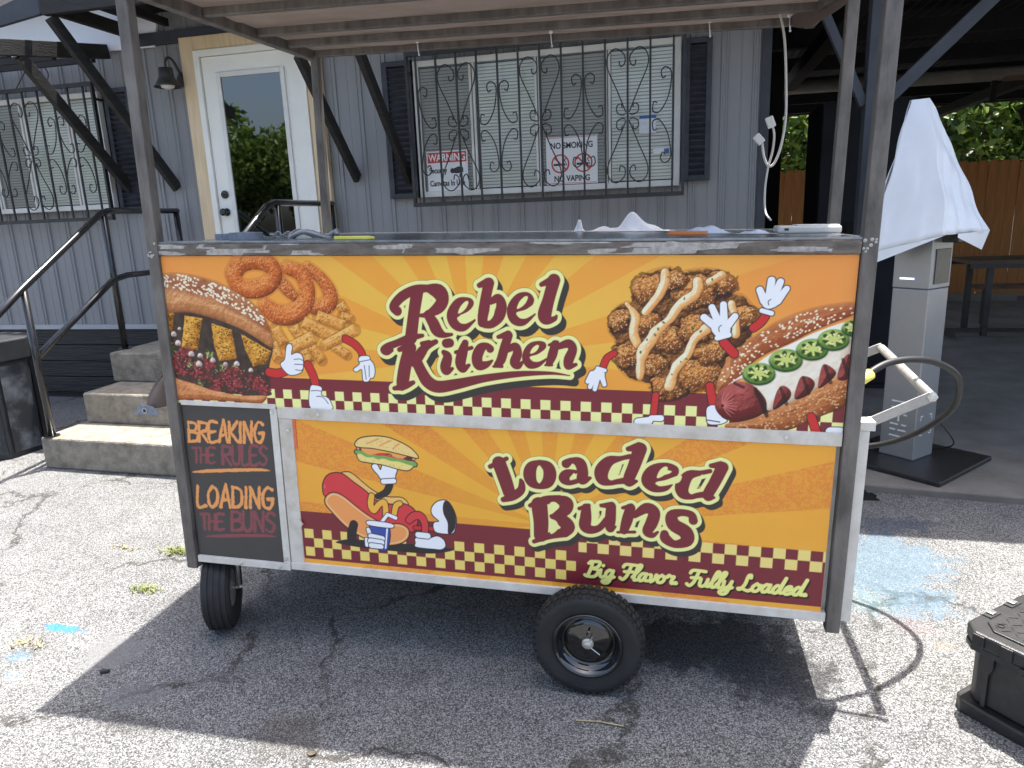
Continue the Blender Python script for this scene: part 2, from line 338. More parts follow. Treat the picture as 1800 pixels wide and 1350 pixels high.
# ------------------------------------------------------------------ building
WY = 5.8; ZB = .75; ZT = 3.7
bld = thing('building', (-3.5, WY+1.5, 0), 'grey metal-sided building with barred windows and a white door', 'building')
wall = part('wall', MB().box(-9.0,.535,WY+.012,WY+3.0,ZB,ZT), M['siding'], bld)
pw = .222
pan = MB()
prof = [(0,0),(.070,0),(.073,-.003),(.079,-.003),(.082,0),(.150,0),(.156,-.014),(.166,-.014),(.171,-.006),(.186,-.006),(.191,-.014),(.201,-.014),(.207,0),(pw-.001,0)]
np_ = len(prof)
pan.add([(x, y, ZB) for x, y in prof]+[(x, y, ZT) for x, y in prof], [(i,i+1,np_+i+1,np_+i) for i in range(np_-1)])
pme = pan.mesh('siding_panel'); pme.materials.append(M['siding'])
for i in range(43):
    o = link('siding_panel', pme, None, wall); o.location = (-9.0+i*pw, WY, 0)
part('base_trim', MB().box(-9,.54,WY-.022,WY+.01,ZB-.045,ZB), M['siding_trim'], bld)
part('corner_trim', MB().box(.536,.60,WY-.03,WY+3.0,.05,3.3), M['steel_blue'], bld)
sk = part('skirt', MB().box(-9,.53,WY+.03,WY+.1,0,ZB-.045), M['skirt'], bld)
for i in range(4):
    o = part('skirt_board', MB().box(-9,.528,WY-.005+.003*(i%2),WY+.03,.06+i*.162,.06+i*.162+.157), M['skirt'], sk, bevel=.006)
part('ledger_board', MB().box(-4.75,.5,WY-.055,WY-.015,3.17,3.27), M['steel_blue'], bld, bevel=.004)
part('eave_fascia', MB().box(-9.1,.7,WY-.42,WY-.38,3.64,3.82), M['pav_black'], bld)
part('roof', MB().prism([(WY-.45,3.82),(WY+1.6,4.2),(WY+3.4,3.82),(WY+3.4,3.88),(WY+1.6,4.28),(WY-.45,3.88)], -9.1, .7, 'x'), M['pav_black'], bld)

def window(x0, x1, z0, z1, cols, screened, label):
    """sliding window set proud of the siding: frame, sashes, panes, blinds"""
    wn = part('window', MB().box(x0,x1,WY-.030,WY-.016,z0,z1), M['dark_room'], bld); tag(wn, label)
    f = MB(); a, b = WY-.085, WY-.029; t = .045
    f.box(x0,x0+t,a,b,z0,z1).box(x1-t,x1,a,b,z0,z1).box(x0+t,x1-t,a,b,z1-t,z1).box(x0+t,x1-t,a,b,z0,z0+t)
    part('frame', f, M['white_vinyl'], wn, bevel=.004)
    xs = [x0+t] + cols + [x1-t]
    for c in cols:
        part('mullion', MB().box(c-.022,c-.003,a-.004,b,z0+t,z1-t).box(c+.003,c+.022,a+.008,b,z0+t,z1-t), M['white_vinyl'], wn, bevel=.003)
    for i in range(len(xs)-1):
        l, r = xs[i]+(.023 if i else 0), xs[i+1]-(.023 if i < len(cols) else 0)
        part('pane', MB().add([(l,WY-.072,z0+t),(r,WY-.072,z0+t),(r,WY-.072,z1-t),(l,WY-.072,z1-t)],[(0,1,2,3)]), M['screen_glass' if i in screened else 'glass'], wn)
        bl = MB(); z = z0+t+.01
        while z < z1-t-.02:
            bl.box(l+.004,r-.004,WY-.052,WY-.050,z,z+.0185); bl.add([(l+.004,WY-.056,z+.0185),(r-.004,WY-.056,z+.0185),(r-.004,WY-.048,z+.0225),(l+.004,WY-.048,z+.0225)],[(0,1,2,3)]); z += .0245
        part('blind', bl, M['blind'], wn)
    return wn
win = window(-2.10,-.03,1.80,2.84,[-1.62,-1.10,-.565],(0,2),'wide window with four panes and closed white blinds')
lwin = window(-7.0,-5.07,1.83,2.84,[-6.33,-5.92,-5.42],(1,),'window beside the porch with closed white blinds')

def shutter(x0, x1, z0, z1):
    s = part('shutter', MB().box(x0,x1,WY-.030,WY-.016,z0,z1), M['shutter'], bld)
    f = MB(); t = .04; a, b = WY-.062, WY-.029
    f.box(x0,x0+t,a,b,z0,z1).box(x1-t,x1,a,b,z0,z1).box(x0+t,x1-t,a,b,z1-t,z1).box(x0+t,x1-t,a,b,z0,z0+t)
    part('stile_frame', f, M['shutter'], s, bevel=.003)
    n = 22
    for i in range(n):
        z = z0+t+(i+.5)*(z1-z0-2*t)/n
        part('slat', MB().beam((x0+t,WY-.045,z),(x1-t,WY-.045,z),.030,.009,up=(0,.75,.66)), M['shutter'], s)
shutter(-2.37,-2.125,1.80,2.86); shutter(-.005,.19,1.83,2.83); shutter(-5.03,-4.76,1.80,2.86)

# door with glazed light
dr = part('door', MB().box(-4.0,-3.09,WY-.060,WY-.018,.79,3.03), M['door_white'], bld, bevel=.003); tag(dr, 'white entrance door with one tall glass light')
jm = MB(); jm.box(-4.055,-4.004,WY-.085,WY-.016,.72,3.085).box(-3.086,-3.035,WY-.085,WY-.016,.72,3.085).box(-4.004,-3.086,WY-.085,WY-.016,3.034,3.085)
part('door_jamb', jm, M['door_white'], bld, bevel=.003)
ct = MB(); ct.box(-4.185,-4.058,WY-.070,WY-.015,.72,3.20).box(-3.032,-2.905,WY-.070,WY-.015,.72,3.20)
ct.box(-4.058,-3.032,WY-.068,WY-.015,3.088,3.20); part('door_casing', ct, M['pine'], bld, bevel=.004)
lf = MB(); a, b = WY-.078, WY-.0605
lf.box(-3.865,-3.825,a,b,1.02,2.90).box(-3.265,-3.225,a,b,1.02,2.90).box(-3.825,-3.265,a,b,2.86,2.90).box(-3.825,-3.265,a,b,1.02,1.06)
part('light_frame', lf, M['white_vinyl'], dr, bevel=.004)
part('glass_light', MB().add([(-3.825,WY-.066,1.06),(-3.265,WY-.066,1.06),(-3.265,WY-.066,2.86),(-3.825,WY-.066,2.86)],[(0,1,2,3)]), M['door_glass'], dr)
part('deadbolt', MB().lathe([(.034,0),(.034,.018),(.028,.024),(.012,.026)],20,(-3.925,WY-.060,1.905),(0,-1,0)), M['rail_black'], dr, smooth=False)
part('door_knob', MB().lathe([(.034,0),(.034,.010),(.013,.014),(.013,.035),(.028,.045),(.033,.060),(.026,.074),(.008,.078)],20,(-3.93,WY-.060,1.755),(0,-1,0)), M['rail_black'], dr, smooth=True)

# wall lamp
lp = thing('wall_lamp', (-4.22,WY-.02,2.80), 'small bronze gooseneck barn lamp beside the pine door casing', 'lamp')
part('backplate', MB().lathe([(.062,0),(.062,.012),(.05,.022),(.02,.026)],24,(-4.22,WY-.014,2.88),(0,-1,0)), M['lamp'], lp)
part('gooseneck', MB().tube(crv([(-4.22,WY-.03,2.89),(-4.225,WY-.07,2.95),(-4.23,WY-.12,3.02),(-4.24,WY-.17,3.03),(-4.25,WY-.19,2.99),(-4.25,WY-.195,2.93)],4),.011,10), M['lamp'], lp, smooth=True)
part('lamp_shade', MB().lathe([(.022,.10),(.055,.095),(.060,.03),(.068,.01),(.095,-.035),(.112,-.055),(.108,-.055),(.066,.008)],28,(-4.25,WY-.197,2.85),(0,0,1),caps=False), M['lamp'], lp, smooth=True)
part('bulb_cover', MB().lathe([(.04,.03),(.06,.0),(.05,-.03),(.02,-.042)],18,(-4.25,WY-.197,2.82),(0,0,1)), M['white_vinyl'], lp, smooth=True)

# window guards: bars and scrolls
def curl(c, r, a0, turn, n=12):
    return [(c[0]+r*(1-.55*i/n)*math.cos(a0+turn*i/n), c[1]+r*(1-.55*i/n)*math.sin(a0+turn*i/n)) for i in range(n+1)]
def big_scroll(cx, zc, hw, hh):
    out = []
    for sx in (-1,1):
        for sz in (-1,1):
            p = [(cx+sx*.012, zc+sz*.03),(cx+sx*hw*.55, zc+sz*hh*.42),(cx+sx*hw*.98, zc+sz*hh*.74),(cx+sx*hw*.92, zc+sz*hh*.92),(cx+sx*hw*.55, zc+sz*hh),(cx+sx*hw*.15, zc+sz*hh*.90),
                 (cx+sx*hw*.14, zc+sz*hh*.78),(cx+sx*hw*.34, zc+sz*hh*.74),(cx+sx*hw*.40, zc+sz*hh*.82)]
            out.append(crv(p, 5))
            q = [(cx+sx*.014, zc+sz*.02),(cx+sx*hw*.25, zc+sz*.012),(cx+sx*hw*.50, zc+sz*.03),(cx+sx*hw*.52, zc+sz*.075),(cx+sx*hw*.32, zc+sz*.09),(cx+sx*hw*.26, zc+sz*.06)]
            out.append(crv(q, 5))
    return out
def lyre_scroll(cx, zc, hw, hh, sides=(-1,1)):
    out = []
    for sx in sides:
        for sz in (-1,1):
            p = [(cx+sx*hw*.34, zc+sz*hh*.90),(cx+sx*hw*.50, zc+sz*hh*.86),(cx+sx*hw*.56, zc+sz*hh*1.02),(cx+sx*hw*.34, zc+sz*hh*1.1),(cx+sx*.012, zc+sz*hh*.95),(cx+sx*hw*.22, zc+sz*hh*.45),
                 (cx+sx*hw*.62, zc+sz*hh*.10),(cx+sx*hw*.95, zc+sz*hh*.12),(cx+sx*hw*.92, zc+sz*hh*.32),(cx+sx*hw*.74, zc+sz*hh*.30)]
            out.append(crv(p, 5))
    return out
def guard(x0, x1, z0, z1, xs, bigs, lyres, label, extra=False):
    gy = WY-.16
    t = thing('window_guard', ((x0+x1)/2, gy, z0), label, 'window guard')
    part('bottom_rail', MB().box(x0,x1,gy-.02,gy+.02,z0-.02,z0+.012), M['black_paint'], t)
    part('top_rail', MB().box(x0,x1,gy-.02,gy+.02,z1-.012,z1+.02), M['black_paint'], t)
    for x in (x0+.01,x1-.01): part('side_rail', MB().box(x-.010,x+.010,gy-.018,gy+.018,z0+.013,z1-.013), M['black_paint'], t)
    for x in (x0+.01,x1-.01):
        for z in (z0+.08,z1-.12): part('wall_bracket', MB().box(x-.008,x+.008,gy+.019,WY-.0145,z-.01,z+.01), M['black_paint'], t)
    for x in xs: part('bar', MB().box(x-.007,x+.007,gy-.007,gy+.007,z0+.011,z1-.011), M['black_paint'], t)
    zc = (z0+z1)/2
    def put(strokes):
        m = MB()
        for s in strokes: m.tube([(p[0],gy-.012,p[1]) for p in s], .0048, 6)
        part('scroll', m, M['black_paint'], t, smooth=True)
    for x in bigs: put(big_scroll(x, zc, .150, .47))
    for x, sd in lyres: put(lyre_scroll(x, zc-.01, .150, .30, sd))
    if extra:
        for x in (x0+.62, x0+1.45): put([[(p[0],p[1]) for p in crv([(x-.20,z1+.02),(x-.12,z1+.10),(x-.02,z1+.19),(x+.10,z1+.20),(x+.17,z1+.12),(x+.13,z1+.05),(x+.07,z1+.08),(x+.10,z1+.11)],5)]])
sp = .1635
xm = [-2.045+sp*i for i in range(13)]
guard(-2.13,.005,1.745,2.87,xm,(xm[2],xm[6],xm[10]),((xm[0],(1,)),(xm[4],(-1,1)),(xm[8],(-1,1)),(xm[12],(-1,))),'black iron scrollwork guard over the wide window with signs')
xl = [-5.14-sp*i for i in range(12)]
guard(-7.08,-5.03,1.75,2.885,xl,(xl[0]-sp*4,xl[8]),((xl[2],(-1,1)),(xl[6],(-1,1)),(xl[0],(-1,))),'black iron scrollwork guard over the window beside the porch',True)

# signs behind the wide window's panes
def txt(body, size, x, y, z, mat, parent, name, sx=1.0, align='CENTER', ext=.0006):
    c = bpy.data.curves.new(name, 'FONT'); c.body = body; c.size = size; c.align_x = align; c.extrude = ext; c.offset = size*.022
    o = bpy.data.objects.new(name, c); COL.objects.link(o); dg = bpy.context.evaluated_depsgraph_get(); dg.update()
    me = bpy.data.meshes.new_from_object(o.evaluated_get(dg)); COL.objects.unlink(o); bpy.data.objects.remove(o)
    me.transform(Matrix.Translation((x,y,z)) @ Matrix.Rotation(R_(90),4,'X') @ Matrix.Diagonal((sx,1,1,1)))
    me.materials.clear(); me.materials.append(mat)
    p = bpy.data.objects.new(name, me); COL.objects.link(p)
    if parent is not None:
        p.parent = parent
        if parent.type == 'EMPTY' and not parent.get('_local'): p.matrix_parent_inverse = Matrix.Translation(-Vector(parent.location))
    return p
sy = WY-.0775
s1 = thing('warning_sign', (-1.86,sy,1.845), 'small red and white security camera warning sign in window', 'sign')
part('sign_sheet', MB().box(-2.03,-1.685,sy,sy+.002,1.845,2.155), M['white_ink'], s1)
part('red_header', MB().box(-2.02,-1.695,sy-.0012,sy-.0004,2.065,2.145), M['red_ink'], s1)
txt('WARNING', .078, -1.857, sy-.002, 2.078, M['white_ink'], s1, 'printed_lettering', .82)
txt('Security', .062, -2.012, sy-.002, 1.985, M['black_ink'], s1, 'printed_lettering', .74, 'LEFT')
txt('Cameras In Use', .062, -2.012, sy-.002, 1.885, M['black_ink'], s1, 'printed_lettering', .74, 'LEFT')
cm = MB(); cm.prism([(-1.83,2.005),(-1.765,2.03),(-1.725,2.02),(-1.725,1.985),(-1.775,1.975),(-1.83,1.985)], sy-.0016, sy-.0006, 'y').lathe([(.020,0),(.020,.002)],18,(-1.815,sy-.0005,1.998),(0,-1,0)); cm.box(-1.76,-1.745,sy-.0016,sy-.0006,1.945,1.974)
part('camera_symbol', cm, M['black_ink'], s1)
s2 = thing('no_smoking_sign', (-.845,sy,1.85), 'white no smoking no vaping sign in window', 'sign')
part('sign_sheet', MB().box(-1.045,-.645,sy,sy+.002,1.85,2.205), M['white_ink'], s2, bevel=.001)
part('red_border', MB().box(-1.035,-.655,sy-.0010,sy-.0004,2.195,2.199), M['red_ink'], s2); part('red_border', MB().box(-1.035,-.655,sy-.0010,sy-.0004,1.856,1.860), M['red_ink'], s2)
txt('NO SMOKING', .062, -.845, sy-.002, 2.118, M['black_ink'], s2, 'printed_lettering', .84)
txt('NO VAPING', .062, -.845, sy-.002, 1.872, M['black_ink'], s2, 'printed_lettering', .84)
for cxx in (-.935,-.755):
    part('cigarette_symbol', MB().box(cxx-.052,cxx+.040,sy-.0016,sy-.0005,1.990,2.006).box(cxx+.046,cxx+.052,sy-.0016,sy-.0005,1.990,2.006).tube([(cxx+.045,sy-.001,2.012),(cxx+.03,sy-.001,2.03),(cxx+.045,sy-.001,2.045)],.004,6), M['black_ink'], s2)
    part('red_circle', MB().lathe([(.071,0),(.071,.0022),(.060,.0022),(.060,0)],40,(cxx,sy-.0006,2.005),(0,-1,0),caps=False).beam((cxx-.046,sy-.0026,2.051),(cxx+.046,sy-.0026,1.959),.0012,.012,up=(1,0,1)), M['red_ink'], s2)
st = thing('window_sticker', (-.25,sy,2.25), 'small blue-headed clear sticker on the last window pane', 'sticker')
part('sticker_sheet', MB().box(-.33,-.205,sy+.001,sy+.002,2.19,2.315), M['paper'], st); part('blue_header', MB().box(-.33,-.205,sy-.0004,sy+.0006,2.295,2.318), M['blue_ink'], st)
st = thing('alarm_sticker', (-.17,sy,2.04), 'small white and blue alarm sticker low on the window', 'sticker')
part('sticker_sheet', MB().box(-.225,-.105,sy+.001,sy+.002,2.035,2.075), M['white_ink'], st); part('blue_logo', MB().box(-.145,-.108,sy-.0004,sy+.0006,2.037,2.073), M['blue_ink'], st)

# ------------------------------------------------------------------ porch: awnings, braces, steps, rails
aw = thing('door_awning', (-3.55,WY,2), 'black timber awning over the white door with slanted braces', 'awning')
def brace(par, x, zb, yt, zt): part('brace', MB().beam((x,WY-.03,zb),(x,yt,zt),.045,.095,up=(0,1,1)), M['timber_black'], par, bevel=.004)
part('brace', MB().beam((-4.42,WY-.03,1.98),(-4.70,4.96,3.23),.045,.095,up=(0,1,1)), M['timber_black'], aw, bevel=.004); brace(aw,-2.67,1.98,4.96,2.80)
for x in (-4.66,-2.67): part('outrigger', MB().box(x-.028,x+.028,5.0,WY-.06,3.24,3.34), M['timber_black'], aw, bevel=.004)
part('front_beam', MB().box(-4.76,-2.60,4.94,4.995,3.245,3.42), M['timber_black'], aw, bevel=.004)
for i in range(4): part('rafter', MB().box(-4.3+i*.42,-4.26+i*.42,5.0,WY-.06,3.30,3.36), M['timber_black'], aw)
part('roof_sheet', MB().box(-4.76,-2.50,4.93,WY-.02,3.425,3.445), M['pav_black'], aw)
a2 = thing('window_awning', (-5.9,WY,2), 'black timber awning over the window beside the porch', 'awning')
brace(a2,-4.92,2.0,4.83,2.95); brace(a2,-6.7,2.0,4.83,2.95)
part('outrigger', MB().beam((-4.92,3.95,2.86),(-4.92,WY-.06,3.155),.055,.115), M['timber_black'], a2, bevel=.004)
part('outrigger', MB().beam((-6.7,4.4,2.99),(-6.7,WY-.06,3.19),.055,.14), M['timber_black'], a2, bevel=.004)
for i in range(3): part('purlin', MB().box(-6.7,-4.95,4.75+i*.42,4.79+i*.42,2.93+i*.06,2.98+i*.06), M['timber_black'], a2)
part('sloped_fascia', MB().prism([(-4.78,3.255),(-5.9,3.12),(-5.9,3.30),(-5.14,3.345),(-4.90,3.40),(-4.78,3.40)], 4.95, 4.985, 'y'), M['steel_blue'], a2, bevel=.004)
part('lit_wall_board', MB().prism([(-7.4,3.20),(-4.45,3.16),(-4.40,3.33),(-4.45,3.56),(-5.4,3.68),(-7.4,3.68)], WY-.040, WY-.018, 'y'), M['lit_wall'], a2)  # white board standing in for the brightly lit upper wall
a3 = thing('side_awning', (-1.1,WY,2), 'black timber awning over the wide barred window', 'awning')
brace(a3,-2.21,1.95,4.7,3.07)
part('front_beam', MB().box(-2.28,.42,4.64,4.695,3.10,3.26), M['timber_black'], a3, bevel=.004)
part('roof_sheet', MB().box(-2.35,.5,4.60,WY-.06,3.275,3.295), M['pav_black'], a3)

stp = thing('entrance_steps', (-3.6,4.6,0), 'weathered concrete entrance steps up to the white door', 'steps')
for (y0, z) in ((3.90,.228),(4.28,.458),(4.66,.69)):
    sx = {.228:-4.40,.458:-4.36,.69:-4.42}[z]
    part('step', MB().prism([(sx,y0+.01),(-2.72,y0-.05),(-2.72,WY-.012),(sx-.03,WY-.012)], 0 if z < .3 else z-.231, z), M['concrete'], stp, bevel=.014)
def rail(name, label, paths, posts, r=.024):
    t = thing(name, posts[0][0], label, 'handrail')
    for nm, p in paths: part(nm, MB().tube(p, r, 14), M['rail_black'], t, smooth=True)
    for a, b in posts:
        po = part('post', MB().tube([a,b], r*1.05, 14), M['rail_black'], t, smooth=True)
        part('foot_plate', MB().lathe([(.052,0),(.052,.006)],18,a), M['rail_black'], t)
rail('handrail','black pipe handrail with a middle rail beside the charcoal bin',
 [('top_rail',[(-4.27,3.40,.95),(-4.34,3.95,1.275),(-4.42,4.82,1.765),(-4.42,4.90,1.785),(-4.42,5.72,1.785)]),('middle_rail',[(-4.345,3.97,.80),(-4.42,4.84,1.25),(-4.42,5.0,1.275),(-4.42,5.72,1.275)])],
 [((-4.335,3.95,.229),(-4.34,3.95,1.26)),((-4.42,4.85,.691),(-4.42,4.85,1.77)),((-4.42,5.70,.691),(-4.42,5.70,1.77))])
rail('handrail','black pipe handrail in front of the door glass, partly behind the cart',
 [('top_rail',[(-2.90,3.95,1.29),(-2.90,4.70,1.755),(-2.90,4.80,1.785),(-2.90,5.72,1.785)]),('middle_rail',[(-2.90,3.97,.80),(-2.90,4.84,1.25),(-2.90,5.0,1.275),(-2.90,5.72,1.275)])],
 [((-2.90,3.95,.229),(-2.90,3.95,1.27)),((-2.90,4.85,.691),(-2.90,4.85,1.77)),((-2.90,5.70,.691),(-2.90,5.70,1.77))])

# litter bin
bn = thing('litter_bin', (-5.13,4.22,0), 'charcoal octagonal litter bin with scuffed panel beside the steps', 'bin')
def octo(r, rot=R_(15)): return [(-5.13+r*math.cos(rot+i*math.pi/4), 4.22+r*math.sin(rot+i*math.pi/4)) for i in range(8)]
part('bin_body', MB().prism(octo(.325), .0, .72), M['bin'], bn, bevel=.006)
part('bin_lid', MB().prism(octo(.345), .722, .88), M['bin'], bn, bevel=.012)
oc = octo(.329)
for i in range(8):
    (xa,ya),(xb,yb) = oc[i], oc[(i+1)%8]; k = .09
    xa2, ya2 = xa+(xb-xa)*k, ya+(yb-ya)*k; xb2, yb2 = xb-(xb-xa)*k, yb-(yb-ya)*k
    nx, ny = (yb-ya), -(xb-xa); l = math.hypot(nx,ny); nx, ny = nx/l*.004, ny/l*.004
    part('bin_panel', MB().add([(xa2+nx,ya2+ny,.04),(xb2+nx,yb2+ny,.04),(xb2+nx,yb2+ny,.695),(xa2+nx,ya2+ny,.695)],[(0,1,2,3)]), M['bin_scuff'] if i in (6,7) else M['bin'], bn)

# ------------------------------------------------------------------ pavilion
pv = thing('pavilion', (4,8,0), 'open black steel pavilion with corrugated roof beside the building', 'pavilion')
for (x,y) in ((1.12,5.02),(6.5,4.8),(1.12,12.2),(6.5,12.2)):
    part('column', MB().box(x-.05,x+.05,y-.05,y+.05,.045,2.98), M['steel_blue'], pv, bevel=.004)
part('brace', MB().beam((1.17,5.02,2.20),(1.98,5.02,3.0),.075,.075), M['steel_blue'], pv, bevel=.003)
part('brace', MB().beam((1.07,5.02,2.20),(.72,5.02,2.95),.05,.05), M['steel_blue'], pv, bevel=.003)
part('front_beam', MB().box(.55,9,4.95,5.09,2.985,3.13), M['pav_black'], pv)
for i in range(6): part('purlin', MB().box(.62,9,5.9+i*1.3,5.97+i*1.3,2.98,3.12), M['pav_black'], pv)
for x in (1.12,3.8,6.5): part('rafter', MB().box(x-.06,x+.06,5.1,13.2,2.86,2.978), M['pav_black'], pv)
cr_ = MB()
xs = [.45+i*.045 for i in range(200)]
cr_.add([(x,4.28,3.16+.018*(i%2)) for i, x in enumerate(xs)]+[(x,13.6,3.20+.018*(i%2)) for i, x in enumerate(xs)], [(i,i+1,201+i-1+0,200+i) if False else (i,i+1,200+i+1,200+i) for i in range(199)])
part('corrugated_roof', cr_, M['pav_black'], pv)
part('gutter_pipe', MB().tube([(1.0,9.0,2.90),(9,9.0,2.84)],.07,12), M['slab'], pv, smooth=True)
part('hanger', MB().box(3.15,3.2,8.98,9.02,2.60,2.86), M['pav_black'], pv)
part('back_beam', MB().box(.6,9,12.15,12.25,2.98,3.10), M['pav_black'], pv)
part('dark_gap_panel', MB().box(.66,.96,7.98,8.06,.05,3.1), M['pav_black'], pv)  # black panel added to make the gap beside the cabinet dark
cb = thing('storage_cabinet', (1.42,6.9,.045), 'tall charcoal cabinet standing in the dark pavilion', 'cabinet')
part('carcass', MB().box(1.09,1.78,6.55,7.25,.05,2.42), M['cabinet'], cb, bevel=.006)
for x0,x1 in ((1.095,1.432),(1.438,1.775)): part('cabinet_door', MB().box(x0,x1,6.53,6.548,.10,2.40), M['cabinet'], cb, bevel=.003)
for x in (1.41,1.46): part('handle', MB().box(x-.006,x+.006,6.50,6.512,1.1,1.35).box(x-.005,x+.005,6.512,6.53,1.12,1.14).box(x-.005,x+.005,6.512,6.53,1.31,1.33), M['zinc'], cb)
def fan(loc, rot, label):
    f = thing('ceiling_fan', loc, label, 'ceiling fan', 'ceiling fans under the pavilion roof')
    x,y,z = loc
    part('downrod', MB().tube([(x,y,z+.1),(x,y,2.97)],.015,8), M['pav_black'], f)
    part('motor', MB().lathe([(.04,.12),(.11,.09),(.12,.02),(.08,-.03),(.02,-.04)],20,loc), M['pav_black'], f, smooth=True)
    for k in range(5):
        a = rot+k*2*math.pi/5
        part('blade', MB(Matrix.Translation(loc)@Matrix.Rotation(a,4,'Z')@Matrix.Rotation(R_(10),4,'X')).prism([(.12,-.045),(.30,-.065),(.68,-.07),(.70,0),(.68,.07),(.30,.065),(.12,.045)],-.004,.004), M['table'], f)
fan((3.1,6.6,2.52),.55,'dark ceiling fan under the pavilion roof above the grey pipe'); fan((4.6,9.3,2.50),.2,'dark ceiling fan in front of the trees beside the hanging screen')
tv = thing('hanging_television', (3.95,9.6,2.0), 'black screen panel hanging under the pavilion by the fence', 'television')
part('screen_body', MB(Matrix.Translation((4.10,9.6,2.32))@Matrix.Rotation(R_(-25),4,'Y')@Matrix.Rotation(R_(20),4,'Z')).box(-.35,.6,-.03,.03,-.42,.42), M['pav_black'], tv, bevel=.006)
part('bracket', MB().tube([(4.25,9.6,2.6),(4.25,9.6,2.97)],.02,8), M['pav_black'], tv)
# fence
fn = thing('picket_fence', (6,12.6,0), 'tall orange-stained board fence behind the pavilion', 'fence')
bp_ = MB().prism([(-.067,.06),(.067,.06),(.067,2.13),(.045,2.17),(-.045,2.17),(-.067,2.13)],-.009,.009,'y'); bme = bp_.mesh('picket'); bme.materials.append(M['fence'])
for i in range(46):
    o = bpy.data.objects.new('picket', bme); COL.objects.link(o); o.parent = fn; o.location = (-5.6+i*.139, .0+.004*(i%3), rnd.uniform(-.015,.015))
for z in (.4,1.9): part('fence_rail', MB().box(.35,7.0,12.625,12.665,z,z+.09), M['fence'], fn)
part('kick_board', MB().box(.4,6.9,12.54,12.585,.0,.16), M['slab'], fn)
# picnic tables
def ptable(x, y, lab):
    t = thing('picnic_table', (x,y,.045), lab, 'table')
    for i in range(5): part('top_plank', MB().box(x-.1,x+1.9,y+i*.152,y+i*.152+.147,.885,.925), M['table'], t)
    part('top_frame', MB().box(x-.08,x+1.88,y+.01,y+.04,.835,.883).box(x-.08,x+1.88,y+.71,y+.74,.835,.883), M['black_paint'], t)
    for xx in (x+.12,x+1.65):
        for yy in (y+.06,y+.66): part('leg', MB().box(xx,xx+.06,yy,yy+.06,.046,.834), M['black_paint'], t)
    for yy in (y+.075,): part('stretcher', MB().box(x-.3,x+2.2,yy,yy+.045,.09,.135), M['black_paint'], t)
    part('cross_stretcher', MB().box(x-.32,x-.27,y-.3,y+1.1,.09,.135), M['black_paint'], t)
    for yy in (y-.45,y+.92):
        s = part('bench_seat', MB().box(x+.35,x+2.2,yy,yy+.28,.50,.54), M['table'], t)
        for xx in (x+.45,x+1.95): part('leg', MB().box(xx,xx+.05,yy+.1,yy+.15,.046,.499), M['black_paint'], t)
ptable(3.30,9.2,'dark wood picnic table with benches near the fence')
# trees
def crown_mesh(name, n, R, seed, leaf=.11, lobes=9):
    rg = np.random.default_rng(seed)
    c = rg.normal(size=(lobes,3)); c /= np.linalg.norm(c,axis=1)[:,None]; c *= rg.uniform(.25,.75,(lobes,1)); c[:,2] *= .7
    lr = rg.uniform(.32,.55,lobes); k = rg.integers(0,lobes,n)
    d = rg.normal(size=(n,3)); d /= np.linalg.norm(d,axis=1)[:,None]; d *= (rg.uniform(.25,1,(n,1))**.45)
    p = (c[k] + d*lr[k][:,None]) * np.array(R)
    a = rg.normal(size=(n,3)); a /= np.linalg.norm(a,axis=1)[:,None]; b = np.cross(a, rg.normal(size=(n,3))); b /= np.linalg.norm(b,axis=1)[:,None]
    s = leaf*rg.uniform(.6,1.3,(n,1)); q = np.stack([p-a*s, p-b*s*.5, p+a*s, p+b*s*.5],1).reshape(-1,3)
    me = bpy.data.meshes.new(name); me.from_pydata(q.tolist(), [], np.arange(4*n).reshape(-1,4).tolist()); me.materials.append(M['leaf']); return me
CM = [crown_mesh('crown', 9000, (2.6,2.3,2.4), 3), crown_mesh('crown', 9000, (2.2,2.4,2.8), 5)]
def tree(x, y, h, k, sc, rz, label, group):
    t = thing('tree', (x,y,0), label, 'tree', group)
    part('trunk', MB().tube([(x,y,-.05),(x+.05,y,h*.3),(x-.04,y+.03,h*.6),(x+.03,y,h*.95)],[.17*sc,.14*sc,.11*sc,.05*sc],10)
         .tube([(x,y,h*.45),(x+.5*sc,y+.2,h*.75),(x+1.0*sc,y+.3,h*1.0)],[.08*sc,.06*sc,.02*sc],7).tube([(x,y,h*.4),(x-.5*sc,y-.3,h*.7),(x-.95*sc,y-.2,h*.98)],[.08*sc,.05*sc,.02*sc],7), M['bark'], t, smooth=True)
    o = link('crown', CM[k], None, t); o.location = (x,y,h); o.rotation_euler = (0,0,rz); o.scale = (sc,sc,sc)
for i,(x,y,h,k,sc) in enumerate([(5.6,16.0,3.4,0,1.0),(8.2,16.8,3.6,1,1.1),(2.4,16.2,3.2,1,1.0),(11.5,17.5,3.8,0,1.2),(6.9,14.9,2.2,1,.62)]):
    tree(x,y,h,k,sc,i*1.3,'leafy green tree beyond the orange fence','trees beyond the fence')
tree(-11.6,11.5,5.4,0,1.15,.4,'leafy tree rising behind the building roof by the porch',None)
for i in range(12):
    tree(-33+i*2.3+rnd.uniform(-.8,.8),-20+rnd.uniform(-3,3),rnd.uniform(3.4,4.8),i%2,rnd.uniform(1.1,1.5),i*1.1,'leafy tree across the lot, mirrored in the door glass','trees across the lot')

